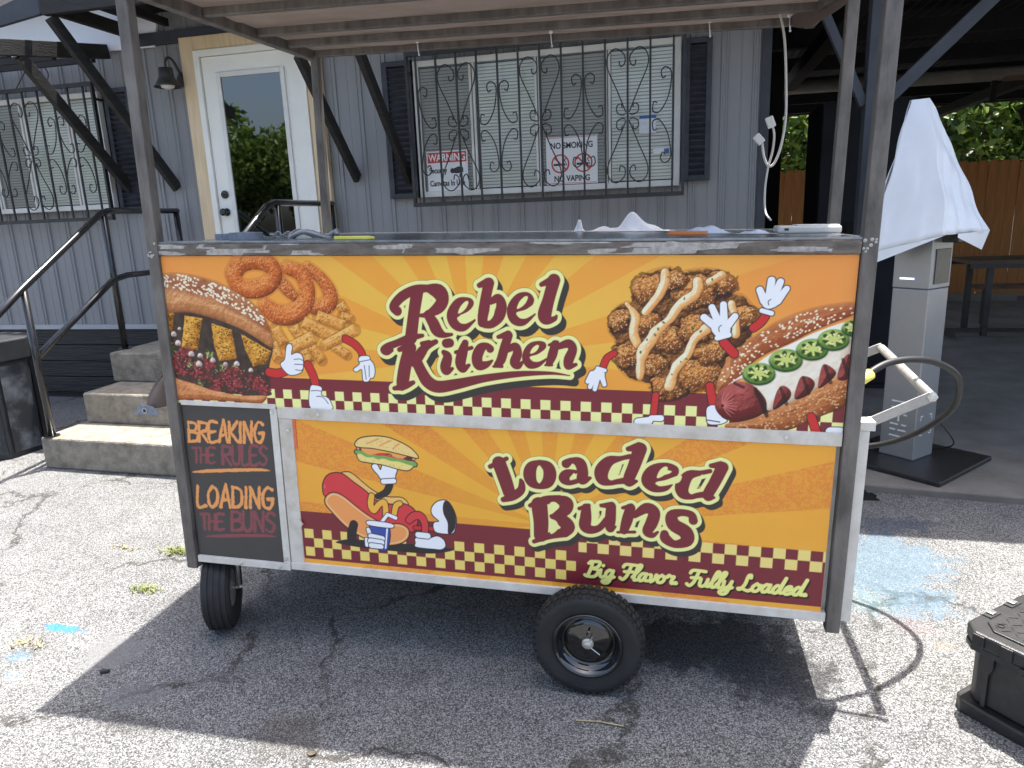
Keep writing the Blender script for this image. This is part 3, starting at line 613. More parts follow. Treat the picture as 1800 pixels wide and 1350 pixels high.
# ------------------------------------------------------------------ the cart's vinyl prints: drawn in panel millimetres (u to the right, v up)
T = {
 'rebel': [[(-680,1306,17),(-692,1322,16),(-660,1356,17),(-612,1379,16),(-567,1384,13)],[(-605,1373,22),(-621,1294,21),(-635,1214,22)],[(-635,1216,14),(-593,1223,7)],[(-572,1384,12),(-530,1373,26),(-517,1345,22),(-535,1317,20),(-575,1295,10),(-597,1292,7)],[(-571,1295,16),(-553,1268,20),(-540,1241,20),(-517,1227,11),(-489,1229,6)],[(-636,1214,16),(-686,1195,13),(-721,1181,14),(-736,1169,14),(-726,1163,13),(-709,1170,9)],[(-472,1300,10),(-437,1317,12),(-421,1337,13),(-436,1346,10),(-460,1333,19),(-481,1296,23),(-473,1265,20),(-446,1256,15),(-408,1279,5)],[(-388,1395,9),(-360,1405,15)],[(-355,1403,18),(-366,1359,18),(-377,1298,19),(-381,1271,16)],[(-348,1342,11),(-325,1353,15),(-314,1329,18),(-324,1294,20),(-349,1268,15),(-372,1263,11)],[(-267,1310,9),(-231,1328,12),(-216,1348,12),(-227,1364,10),(-253,1351,19),(-274,1317,22),(-268,1286,20),(-241,1278,14),(-203,1302,4)],[(-180,1399,8),(-139,1416,15)],[(-139,1413,21),(-156,1353,20),(-170,1301,23),(-162,1283,15),(-138,1288,9),(-131,1297,5)]],
 'kitchen': [[(-679,1172,9),(-648,1183,14)],[(-640,1179,23),(-660,1118,23),(-673,1060,23),(-678,1041,16)],[(-705,1033,8),(-669,1042,13),(-634,1057,8)],[(-546,1203,9),(-580,1185,13),(-600,1164,18),(-624,1127,18)],[(-596,1195,8),(-570,1201,8)],[(-616,1126,20),(-602,1096,21),(-580,1061,23),(-543,1045,22),(-476,1057,19),(-381,1080,14),(-265,1099,11),(-153,1106,6),(-86,1100,2)],[(-509,1198,16),(-497,1200,16)],[(-519,1167,9),(-506,1152,16),(-515,1117,19),(-511,1101,14),(-490,1111,6)],[(-442,1201,12),(-452,1170,18),(-461,1133,19),(-453,1111,14),(-431,1125,6)],[(-476,1168,7),(-420,1185,7)],[(-356,1183,14),(-367,1194,10),(-388,1184,17),(-402,1153,19),(-396,1126,18),(-370,1129,12),(-349,1143,4)],[(-327,1224,7),(-293,1233,14)],[(-292,1230,15),(-305,1192,16),(-319,1146,16),(-333,1130,11)],[(-345,1123,5),(-316,1124,6)],[(-296,1182,11),(-269,1193,14),(-262,1170,16),(-272,1139,17),(-260,1128,12),(-244,1142,5)],[(-224,1165,7),(-192,1180,10),(-175,1199,11),(-192,1205,9),(-215,1189,17),(-228,1158,19),(-220,1133,14),(-193,1136,11),(-166,1153,4)],[(-155,1201,5),(-130,1209,9)],[(-135,1204,14),(-144,1169,16),(-155,1140,12)],[(-168,1133,4),(-146,1134,5)],[(-124,1196,10),(-91,1207,15),(-77,1189,15),(-90,1153,17),(-91,1131,12),(-66,1138,6)]],
 'loaded': [[(-364,765,9),(-305,798,8)],[(-332,780,25),(-312,722,25),(-298,675,23)],[(-319,645,10),(-285,660,16),(-256,684,15),(-252,710,11),(-256,723,6)],[(-188,789,12),(-216,773,20),(-224,745,23),(-215,718,20),(-189,704,11),(-162,720,20),(-153,750,23),(-161,777,20),(-188,789,12)],[(-97,792,16),(-77,805,11),(-50,797,19),(-40,765,19),(-41,738,18),(-15,746,6)],[(-59,766,6),(-92,758,15),(-104,739,19),(-87,724,10),(-61,731,9)],[(116,831,9),(86,822,9),(48,810,18),(24,775,24),(27,744,20),(52,733,10),(77,739,10),(105,745,12)],[(111,857,9),(145,865,18)],[(149,859,23),(132,801,21),(114,743,18),(140,745,6)],[(202,753,10),(256,772,11),(265,794,12),(235,803,14),(197,782,25),(179,750,23),(198,725,15),(233,728,13),(255,741,5)],[(376,796,8),(348,788,9),(310,777,17),(290,741,23),(294,713,19),(318,702,10),(341,709,10),(366,714,12)],[(379,815,8),(408,818,15)],[(414,811,20),(394,760,19),(373,710,17),(393,705,5)]],
 'buns': [[(-223,630,8),(-172,653,16),(-119,663,14)],[(-191,635,29),(-185,573,27),(-186,521,25)],[(-210,495,8),(-156,521,13),(-108,537,18)],[(-124,660,14),(-97,648,25),(-103,620,21),(-140,599,9)],[(-145,596,10),(-108,582,23),(-89,561,24),(-102,540,20)],[(-51,632,7),(-19,646,8)],[(-27,637,16),(-28,603,20),(-30,569,21),(-10,557,16),(19,566,12),(44,598,12)],[(23,649,7),(59,652,14)],[(58,648,17),(56,599,19),(56,566,14),(73,575,5)],[(97,646,6),(125,654,11)],[(123,647,17),(113,603,19),(103,564,15)],[(82,555,5),(139,561,6)],[(138,622,11),(176,651,19),(202,637,20),(195,599,21),(182,567,17),(199,554,10),(216,567,5)],[(331,618,15),(323,639,13),(290,644,13),(261,631,19),(268,599,23),(307,575,24),(313,544,21),(275,528,14),(244,545,18),(239,563,14)]],
 'holes_rebel': [[(-464,1302),(-454,1325),(-436,1342),(-427,1339),(-436,1319),(-451,1305)],[(-466,1288),(-435,1298),(-400,1319),(-399,1291),(-432,1269),(-452,1267),(-463,1275)],[(-262,1320),(-253,1343),(-235,1360),(-225,1357),(-234,1337),(-249,1324)],[(-263,1307),(-232,1317),(-196,1339),(-195,1313),(-227,1290),(-247,1287),(-259,1294)],[(-581,1365),(-564,1366),(-557,1351),(-561,1326),(-575,1310),(-591,1304)],[(-349,1327),(-340,1333),(-336,1325),(-341,1298),(-354,1280),(-362,1285)]],
 'holes_kitchen': [[(-219,1172),(-211,1189),(-197,1200),(-189,1197),(-196,1182),(-208,1173)],[(-219,1160),(-193,1169),(-165,1186),(-164,1161),(-188,1145),(-206,1144),(-216,1150)]],
 'holes_loaded': [[(207,762),(215,787),(230,802),(241,799),(236,780),(222,766)],[(207,747),(237,756),(284,776),(281,752),(252,741),(232,735),(216,733),(207,739)],[(-81,742),(-76,754),(-69,760),(-66,753),(-71,743),(-78,739)],[(89,811),(62,780),(56,758),(63,749),(75,757),(86,779),(92,804)],[(351,782),(325,749),(319,729),(326,723),(337,732),(346,751),(353,774)],[(-190,780),(-199,766),(-200,730),(-191,715),(-182,728),(-180,765)]],
 'holes_buns': [[(-153,644),(-133,649),(-127,636),(-136,614),(-154,604)],[(-152,581),(-133,580),(-124,562),(-131,542),(-152,531)],[(-3,648),(17,653),(16,606),(5,578),(-5,582),(-7,616)],[(164,621),(157,607),(147,572),(156,570),(163,591),(168,613)]],
 'bun_top': [(-1596,1409),(-1580,1425),(-1522,1430),(-1445,1421),(-1361,1399),(-1294,1368),(-1237,1334),(-1196,1294),(-1171,1249),(-1160,1204),(-1161,1167),(-1193,1180),(-1250,1216),(-1308,1242),(-1387,1268),(-1478,1288),(-1604,1298)],
 'fill_dark': [(-1604,1305),(-1478,1290),(-1308,1244),(-1193,1182),(-1162,1164),(-1184,1092),(-1187,1011),(-1213,984),(-1410,995),(-1513,1026),(-1608,1049)],
 'chunk0': [(-1604,1295),(-1548,1294),(-1567,1218),(-1601,1203)],
 'chunk1': [(-1508,1278),(-1434,1268),(-1470,1150),(-1538,1157)],
 'chunk2': [(-1402,1252),(-1320,1228),(-1311,1121),(-1385,1109),(-1400,1166)],
 'chunk3': [(-1285,1215),(-1218,1179),(-1170,1153),(-1190,1106),(-1247,1094),(-1276,1159)],
 'meat': [(-1571,1113,38),(-1547,1073,43),(-1469,1071,40),(-1434,1103,26),(-1412,1022,32),(-1338,1065,36),(-1333,1025,31),(-1254,1033,41),(-1523,1146,24),(-1371,1052,26),(-1219,1020,26),(-1592,1079,27)],
 'onion': [(-1563,1207,16),(-1549,1174,17),(-1590,1132,16),(-1498,1134,17),(-1462,1128,15),(-1471,1097,18),(-1411,1113,15),(-1314,1102,16),(-1361,1098,14),(-1259,1080,13),(-1592,1156,13),(-1536,1228,10)],
 'herb': [(-1581,1156,18),(-1504,1098,18),(-1424,1139,19),(-1375,1086,18),(-1605,1160,14),(-1326,1085,12),(-1481,1024,13)],
 'bun_bot': [(-1607,1052),(-1565,1036),(-1497,1019),(-1420,997),(-1306,983),(-1210,986),(-1220,962),(-1247,955),(-1361,959),(-1521,959),(-1603,961)],
 'ring1': [[(-1292,1428,31),(-1257,1466,33),(-1202,1475,30),(-1149,1464,32),(-1131,1429,31),(-1161,1391,32),(-1217,1375,33),(-1272,1384,32),(-1292,1428,31)]],
 'ring2': [[(-1077,1451,25),(-1031,1433,28),(-1009,1381,29),(-1026,1323,33),(-1078,1287,36),(-1137,1288,36),(-1178,1319,28)]],
 'ring2b': [[(-1117,1416,20),(-1089,1380,24),(-1060,1350,17)]],
 'ring3': [[(-1000,1451,20),(-951,1412,23),(-924,1364,27),(-937,1324,30),(-988,1311,23)]],
 'fries': [[(-887,1325,18),(-874,1303,18)],[(-885,1285,16),(-853,1275,16)],[(-1072,1242,22),(-1051,1206,20)],[(-1145,1236,20),(-1117,1184,21)],[(-922,1177,17),(-876,1147,17)],[(-1009,1175,20),(-974,1126,19)],[(-1040,1161,18),(-1021,1122,17)],[(-1162,1181,20),(-1145,1130,21)],[(-976,1284,20),(-883,1250,22)],[(-1031,1261,22),(-924,1209,23)],[(-960,1179,17),(-841,1237,21)],[(-1089,1166,22),(-1002,1207,23)]],
 'armA': [[(-877,1205,13),(-844,1187,13),(-822,1162,12),(-817,1139,12)],[(-1186,1075,15),(-1153,1072,15),(-1122,1081,14)],[(-1030,1108,14),(-1011,1065,14),(-1005,1018,14)]],
 'gloveA1': [(-833,1132),(-824,1144),(-795,1145),(-790,1133),(-778,1116),(-775,1091),(-782,1070),(-793,1068),(-801,1056),(-820,1058),(-823,1098),(-844,1089),(-854,1097),(-830,1116)],
 'gloveA2': [(-1109,1168),(-1097,1182),(-1086,1173),(-1092,1143),(-1071,1150),(-1051,1142),(-1048,1110),(-1057,1082),(-1088,1069),(-1113,1073),(-1137,1105),(-1118,1126)],
 'shoeA': [(-1027,1024),(-1004,1032),(-983,1024),(-987,998),(-961,987),(-950,966),(-952,947),(-1031,946)],
 'chick': [(113,1368),(131,1412),(167,1441),(222,1453),(248,1438),(284,1444),(335,1449),(386,1438),(415,1401),(416,1377),(444,1368),(472,1340),(485,1312),(480,1256),(452,1217),(424,1191),(406,1171),(396,1125),(377,1088),(306,1069),(300,1052),(244,1040),(186,1054),(172,1084),(113,1099),(73,1138),(60,1181),(62,1224),(42,1253),(44,1299),(76,1335),(114,1345)],
 'lump': [(445,1299,45),(83,1287,41),(105,1176,48),(154,1275,47),(239,1083,60),(189,1141,41),(329,1116,62),(359,1199,52),(231,1228,50),(322,1265,58),(169,1387,56),(376,1401,45),(299,1379,64),(239,1416,34)],
 'sauce': [[(211,1438,13),(209,1403,15),(190,1362,12),(155,1317,12)],[(95,1339,7),(121,1300,12),(119,1248,14),(130,1212,13)],[(309,1413,16),(305,1373,15),(258,1337,13),(234,1299,13),(192,1256,16),(168,1217,17),(147,1183,19),(142,1143,13),(142,1103,12)],[(341,1262,15),(305,1226,14),(289,1181,14),(253,1134,15),(238,1077,15)],[(415,1342,11),(430,1286,9),(431,1248,12)],[(381,1432,12),(346,1410,12)]],
 'bits': [(353,1418,5),(249,1371,7),(330,1356,5),(229,1355,4),(272,1358,5),(164,1354,5),(211,1282,6),(195,1261,6),(186,1242,6),(161,1226,5),(142,1185,6),(300,1268,6),(326,1256,6),(282,1258,5),(286,1167,5),(269,1157,4),(137,1313,5),(105,1294,6),(153,1398,4),(310,1109,6),(243,1115,4),(220,1425,4),(345,1398,5)],
 'gloveB': [[(334,1300,11),(368,1273,12)],[(356,1332,10),(376,1289,12)],[(390,1341,10),(394,1289,12)],[(426,1305,10),(404,1273,12)],[(383,1270,26),(389,1263,26)],[(377,1236,8),(411,1247,8)]],
 'armB': [[(398,1222,13),(430,1188,13)],[(58,1179,9),(35,1162,10),(23,1133,10)]],
 'gloveB2': [[(7,1109,18),(13,1106,16)],[(-12,1108,10),(-27,1082,7)],[(-6,1095,9),(-19,1064,7)],[(5,1092,8),(-3,1057,7)],[(20,1099,9),(28,1074,7)],[(5,1128,6),(29,1121,6)]],
 'legL': [[(194,1044,10),(189,977,10)]],
 'shoeL': [[(140,952,12),(174,957,13)],[(183,967,9),(213,968,10)]],
 'hbun1': [(386,1063),(383,1090),(396,1135),(424,1185),(467,1226),(516,1266),(573,1300),(636,1326),(699,1342),(767,1348),(766,1317),(710,1289),(652,1261),(593,1225),(536,1196),(489,1162),(458,1117),(429,1087),(403,1070)],
 'cheese': [(429,1096),(458,1121),(536,1188),(607,1229),(677,1266),(765,1294),(767,1229),(769,1120),(725,1118),(656,1067),(567,1015),(532,1017),(486,1085),(459,1105)],
 'saus0': [(380,1023),(386,1057),(410,1083),(444,1098),(478,1095),(506,1078),(530,1050),(538,1026),(533,1001),(497,979),(447,966),(408,979),(387,999)],
 'saus1': [(557,1012),(563,1068),(580,1091),(603,1078),(607,1057),(591,1034)],
 'saus2': [(618,1050),(627,1111),(641,1123),(663,1116),(674,1096),(656,1063)],
 'saus3': [(684,1087),(688,1149),(699,1163),(726,1146),(731,1130),(711,1104)],
 'saus4': [(737,1117),(745,1174),(766,1194),(773,1124)],
 'hbun2': [(417,958),(474,971),(534,997),(606,1041),(690,1093),(769,1124),(769,1040),(698,996),(627,956),(568,940),(437,938)],
 'jal': [(508,1128,49),(584,1173,49),(658,1209,46),(716,1240,45),(769,1277,33)],
 'gloveC': [[(494,1387,10),(509,1354,12)],[(526,1416,11),(523,1363,12)],[(552,1412,10),(536,1364,12)],[(571,1391,9),(547,1354,12)],[(524,1353,23),(531,1355,22)],[(504,1324,7),(533,1316,7)]],
 'armC': [[(514,1305,12),(502,1286,12),(483,1270,12)],[(362,1081,12),(375,1019,12)],[(671,995,12),(691,943,12)]],
 'shoeC': [(358,1010),(381,1017),(402,982),(420,969),(397,957),(364,957),(357,980)],
 'shoeC2': [[(731,949,14),(757,946,18)]],
 'gshadow': [(-974,425),(-929,440),(-852,444),(-739,442),(-621,445),(-509,437),(-583,414),(-701,409),(-862,411),(-951,419)],
 'bunback': [(-931,698),(-910,709),(-883,701),(-822,652),(-776,627),(-745,622),(-698,623),(-676,601),(-692,586),(-809,609),(-885,667)],
 'armD': [[(-793,622,12),(-760,640,14),(-745,665,15),(-743,681,14)]],
 'gloveD': [(-807,741),(-789,747),(-775,725),(-761,749),(-713,743),(-719,710),(-726,692),(-769,689),(-787,709),(-802,726)],
 'cuffD': [[(-767,682,9),(-726,687,9)]],
 'sbot': [(-861,784),(-855,759),(-824,753),(-762,747),(-708,735),(-670,732),(-650,747),(-645,764),(-721,771),(-799,778),(-838,783)],
 'lett': [[(-864,789,7),(-845,788,6),(-826,778,6),(-799,778,5),(-783,773,7),(-760,775,5),(-733,770,7),(-699,767,5),(-672,761,7),(-642,755,7)]],
 'tom': [[(-814,782,6),(-783,787,6),(-721,775,5),(-702,769,7),(-679,768,5)]],
 'patty': [[(-857,803,8),(-839,797,7)],[(-767,782,9),(-736,782,9)],[(-689,775,8),(-646,775,8)]],
 'chee': [(-844,812),(-820,782),(-751,795),(-706,775),(-675,786),(-758,807)],
 'stop': [(-866,813),(-863,828),(-842,843),(-794,852),(-740,850),(-687,832),(-650,810),(-630,782),(-667,787),(-720,797),(-797,808),(-844,809)],
 'strip': [[(-821,824,3),(-799,834,3),(-775,844,3)],[(-773,817,3),(-755,828,3),(-729,840,3)],[(-722,809,3),(-713,819,3),(-698,830,3)]],
 'body': [(-1008,643),(-1002,667),(-988,688),(-963,701),(-927,700),(-885,671),(-839,639),(-809,609),(-747,594),(-699,600),(-669,592),(-650,574),(-642,543),(-653,510),(-673,494),(-775,512),(-853,550),(-930,596),(-999,607)],
 'bunfront': [(-1003,595),(-990,614),(-965,624),(-929,612),(-876,572),(-829,540),(-775,516),(-715,519),(-685,507),(-678,484),(-691,459),(-724,440),(-780,432),(-843,449),(-891,470),(-937,503),(-983,552),(-1001,575)],
 'must': [[(-816,623,10),(-822,588,11),(-811,565,10),(-791,589,10),(-770,602,10),(-764,581,10),(-765,549,10)],[(-733,551,9),(-723,590,10),(-707,601,9)]],
 'limb': [[(-894,504,17),(-905,468,19),(-908,435,18)]],
 'cup': [(-827,508),(-756,503),(-767,415),(-805,414),(-819,456)],
 'lid': [(-832,523),(-745,518),(-747,502),(-834,507)],
 'straw': [[(-783,521,6),(-758,554,6)],[(-758,554,6),(-727,543,7)]],
 'fing': [[(-838,488,7),(-832,469,8)],[(-847,447,7),(-847,424,7)],[(-828,461,11),(-784,456,10)],[(-831,442,11),(-787,440,10)],[(-829,424,10),(-790,423,9)]],
 'legb': [[(-653,510,7),(-583,512,7)]],
 'leg': [[(-675,538,12),(-655,556,14),(-631,558,14),(-615,531,12),(-616,489,11)]],
 'shoe1': [(-654,466),(-653,450),(-651,435),(-582,433),(-555,434),(-540,448),(-546,471),(-569,483),(-600,473),(-639,473)],
 'cuff2': [[(-642,483,11),(-606,482,11)]],
 'shoe2': [(-587,583),(-579,603),(-560,620),(-533,625),(-511,604),(-496,562),(-500,523),(-514,500),(-568,499),(-581,516),(-578,536),(-559,544),(-581,564)],
 'sole': [(-533,625),(-514,616),(-496,566),(-500,523),(-516,499),(-528,501),(-528,540),(-542,574),(-543,606)],
}

def lin(c):
    c = np.array(c, float)/255.0
    return np.where(c <= .04045, c/12.92, ((c+.055)/1.055)**2.4)
class Canvas:
    def __init__(s, u0, u1, v0, v1, res):
        s.nu = int(round((u1-u0)/res))+1; s.nv = int(round((v1-v0)/res))+1; s.res = res
        s.u = np.linspace(u0,u1,s.nu); s.v = np.linspace(v0,v1,s.nv); s.box = (u0,u1,v0,v1)
        s.rgb = np.zeros((s.nv,s.nu,3)); s.rg = np.random.default_rng(11)
    def win(s, lo, hi, m=14):
        i0 = max(0,np.searchsorted(s.u,lo[0]-m)-1); i1 = min(s.nu,np.searchsorted(s.u,hi[0]+m)+1)
        j0 = max(0,np.searchsorted(s.v,lo[1]-m)-1); j1 = min(s.nv,np.searchsorted(s.v,hi[1]+m)+1)
        return (slice(j0,max(j1,j0)), slice(i0,max(i1,i0)))
    def gr(s, w): return np.meshgrid(s.u[w[1]], s.v[w[0]])
    def poly(s, pts, smooth=True, m=14):
        P = np.array(crv(pts,5,True) if smooth else pts, float); w = s.win(P.min(0),P.max(0),m); U,V = s.gr(w)
        D = np.full(U.shape,1e9); ins = np.zeros(U.shape,bool)
        for a,b in zip(P,np.roll(P,-1,0)):
            e = b-a; t = np.clip(((U-a[0])*e[0]+(V-a[1])*e[1])/max(e@e,1e-9),0,1)
            D = np.minimum(D,(U-a[0]-t*e[0])**2+(V-a[1]-t*e[1])**2)
            if a[1] != b[1]:
                c = (a[1] > V) != (b[1] > V); ins ^= c & (U < (b[0]-a[0])*(V-a[1])/(b[1]-a[1])+a[0])
        D = np.sqrt(D); return w, np.where(ins,-D,D)
    def strokes(s, ss, m=14, smooth=True):
        allp = np.array([p for st in ss for p in st], float); r = allp[:,2].max()
        w = s.win(allp[:,:2].min(0)-r,allp[:,:2].max(0)+r,m); U,V = s.gr(w); D = np.full(U.shape,1e9)
        for st in ss:
            P = np.array(crv(st,5) if smooth and len(st) > 2 else st, float)
            for a,b in zip(P[:-1],P[1:]):
                e = b[:2]-a[:2]; t = np.clip(((U-a[0])*e[0]+(V-a[1])*e[1])/max(e@e,1e-9),0,1)
                D = np.minimum(D, np.hypot(U-a[0]-t*e[0],V-a[1]-t*e[1])-(a[2]+t*(b[2]-a[2])))
        return w, D
    def put(s, w, sd, col, al=1.0):
        c = (np.clip(.5-sd/s.res,0,1)*al)[...,None]; col = lin(col) if not isinstance(col,np.ndarray) else col
        s.rgb[w] = s.rgb[w]*(1-c)+col*c
    def noise(s, w, sc, oct=4, seed=0):
        U,V = s.gr(w); out = np.zeros(U.shape); amp = 1; tot = 0
        rg = np.random.default_rng(seed); T_ = rg.random((257,257))
        for o in range(oct):
            x = U/sc*(2**o)+37*o; y = V/sc*(2**o)+11*o; xi = np.floor(x).astype(int); yi = np.floor(y).astype(int); fx = x-xi; fy = y-yi
            fx = fx*fx*(3-2*fx); fy = fy*fy*(3-2*fy); g_ = lambda a,b: T_[a%257,b%257]
            out += amp*((g_(xi,yi)*(1-fx)+g_(xi+1,yi)*fx)*(1-fy)+(g_(xi,yi+1)*(1-fx)+g_(xi+1,yi+1)*fx)*fy); tot += amp; amp *= .6
        return out/tot
    def ink(s, sh, fill, ow=3.2, oc=(38,34,36), kind=None, al=1):
        """comic shape: outline then fill"""
        w,sd = (s.strokes(sh) if isinstance(sh[0],list) else s.poly(sh))
        if ow: s.put(w,sd-ow,oc)
        s.put(w,sd,fill,al); return w,sd
    def photo(s, w, sd, dark, mid, light, depth=22, nsc=9, amp=.5, seed=1, lightdir=(-.5,.85), spots=0):
        """photographic food: rounded shading from the outline, crumb noise"""
        h = np.sqrt(np.clip(-sd/depth,0,1)); n1 = s.noise(w,nsc,4,seed)-.5; n2 = s.noise(w,nsc*5,3,seed+9)-.5
        hh = h*depth*1.1+n1*nsc*amp*1.6; gy,gx = np.gradient(hh,s.res)
        sh = .52+.42*(-(gx*lightdir[0]+gy*lightdir[1]))/np.sqrt(1+gx*gx+gy*gy)+.25*(h-.6)+n1*amp*.55+n2*.28
        sh = np.clip(sh,0,1)[...,None]; d,m_,l = lin(dark),lin(mid),lin(light)
        col = np.where(sh < .5, d+(m_-d)*sh*2, m_+(l-m_)*(sh*2-1)); s.put(w,sd,col); return col
    def dots(s, pts, r, col, stretch=1.0, ang=0):
        for (x,y) in pts:
            w = s.win((x-r*stretch,y-r*stretch),(x+r*stretch,y+r*stretch),3); U,V = s.gr(w); a = ang+s.rg.normal()*.5
            du = (U-x)*math.cos(a)+(V-y)*math.sin(a); dv = -(U-x)*math.sin(a)+(V-y)*math.cos(a)
            s.put(w,np.hypot(du/stretch,dv)-r,col)
    def scatter(s, w, sd, n, lo=-1e9, hi=-6, cond=None):
        U,V = s.gr(w); ok = (sd < hi)&(sd > lo)
        if cond is not None: ok &= cond(U,V)
        idx = np.argwhere(ok)
        if not len(idx): return []
        k = s.rg.integers(0,len(idx),n); return [(U[i,j],V[i,j]) for i,j in idx[k]]
    def rays(s, c, n, ca, cb, edge, r0, phase=0, half=None):
        U,V = np.meshgrid(s.u,s.v); a = np.arctan2(V-c[1],U-c[0])+phase; r = np.hypot(U-c[0],(V-c[1])*1.1)
        k = np.clip(np.sin(a*n)*r*(n/2.)/n/ s.res*.9+.5,0,1)[...,None]
        f = np.clip(r/r0,0,1)[...,None]**1.3
        A = lin(ca)*(1-f)+lin(edge)*f; B = lin(cb)*(1-f)+lin(edge)*1.06*f
        if half:   # halftone dots in the darker rays
            rg = s.noise((slice(0,s.nv),slice(0,s.nu)),5.5,2,5); dot = np.clip((rg-.44)*12,0,1)[...,None]*np.clip((r-260)/300,0,1)[...,None]
            A = A*(1-dot)+lin(half)*dot
        s.rgb[:] = A*(1-k)+B*k
        n_ = s.noise((slice(0,s.nv),slice(0,s.nu)),160,4,21)[...,None]; s.rgb *= .93+.14*n_
    def rect(s, u0,u1,v0,v1,col):
        U,V = np.meshgrid(s.u,s.v); sd = np.maximum(np.maximum(u0-U,U-u1),np.maximum(v0-V,V-v1)); s.put((slice(0,s.nv),slice(0,s.nu)),sd,col)
    def checks(s, u0,u1,rows,sq,ca,first=0,start=None):
        for j,(va,vb) in enumerate(rows):
            k = 0; st = u0 if start is None else start
            while st+k*sq < u1:
                if (k+j+first) % 2 == 0:
                    a,b = max(st+k*sq,u0),min(st+k*sq+sq,u1)
                    if b > a: w = s.win((a,va),(b,vb),4); U,V = s.gr(w); s.put(w,np.maximum(np.maximum(a-U,U-b),np.maximum(va-V,V-vb)),ca)
                k += 1
    def logo(s, names, grow, sh, fill, cream, dark):
        for nm in names:
            for i in range(9):
                k = i/8.0; du,dv = sh[0]*k,sh[1]*k; w2,sd2 = s.strokes([[(p[0]+du,p[1]+dv,p[2]) for p in st] for st in T[nm]],m=50); s.put(w2,sd2-grow-1.2,dark)
        for nm in names: w,sd = s.strokes(T[nm],m=60); s.put(w,sd-grow,cream)
        for nm in names:
            w,sd = s.strokes(T[nm],m=20); U,V = s.gr(w); n_ = s.noise(w,120,2,3)[...,None]; s.put(w,sd,lin(fill)*(.88+.24*n_)+0*U[...,None])
        for nm in names:
            for q in T['holes_'+nm]: w,sd = s.poly(q); s.put(w,sd,cream)
    def sheet(s, name, parent, d=0.0):
        U,V = np.meshgrid(s.u,s.v); n = s.nu*s.nv
        co = np.empty((n,3),np.float32); co[:,0] = U.ravel()/1000; co[:,1] = d; co[:,2] = V.ravel()/1000
        i = np.arange(n).reshape(s.nv,s.nu); q = np.stack([i[:-1,:-1],i[:-1,1:],i[1:,1:],i[1:,:-1]],-1).reshape(-1,4).astype(np.int32)
        me = bpy.data.meshes.new(name); me.vertices.add(n); me.vertices.foreach_set('co',co.ravel())
        me.loops.add(q.size); me.loops.foreach_set('vertex_index',q.ravel()); me.polygons.add(len(q)); me.polygons.foreach_set('loop_start',np.arange(0,q.size,4,dtype=np.int32)); me.polygons.foreach_set('loop_total',np.full(len(q),4,np.int32))
        me.update(calc_edges=True)
        at = me.color_attributes.new('ink','FLOAT_COLOR','POINT'); c4 = np.ones((n,4),np.float32); c4[:,:3] = np.clip(s.rgb.reshape(-1,3)*1.06,.006,.84); at.data.foreach_set('color',c4.ravel())
        me.materials.append(M['print']); return link(name,me,None,parent)

MAR = (118,40,48); CRM = (242,229,150); DRK = (52,50,46); WHT = (230,234,244); RED = (196,44,44)
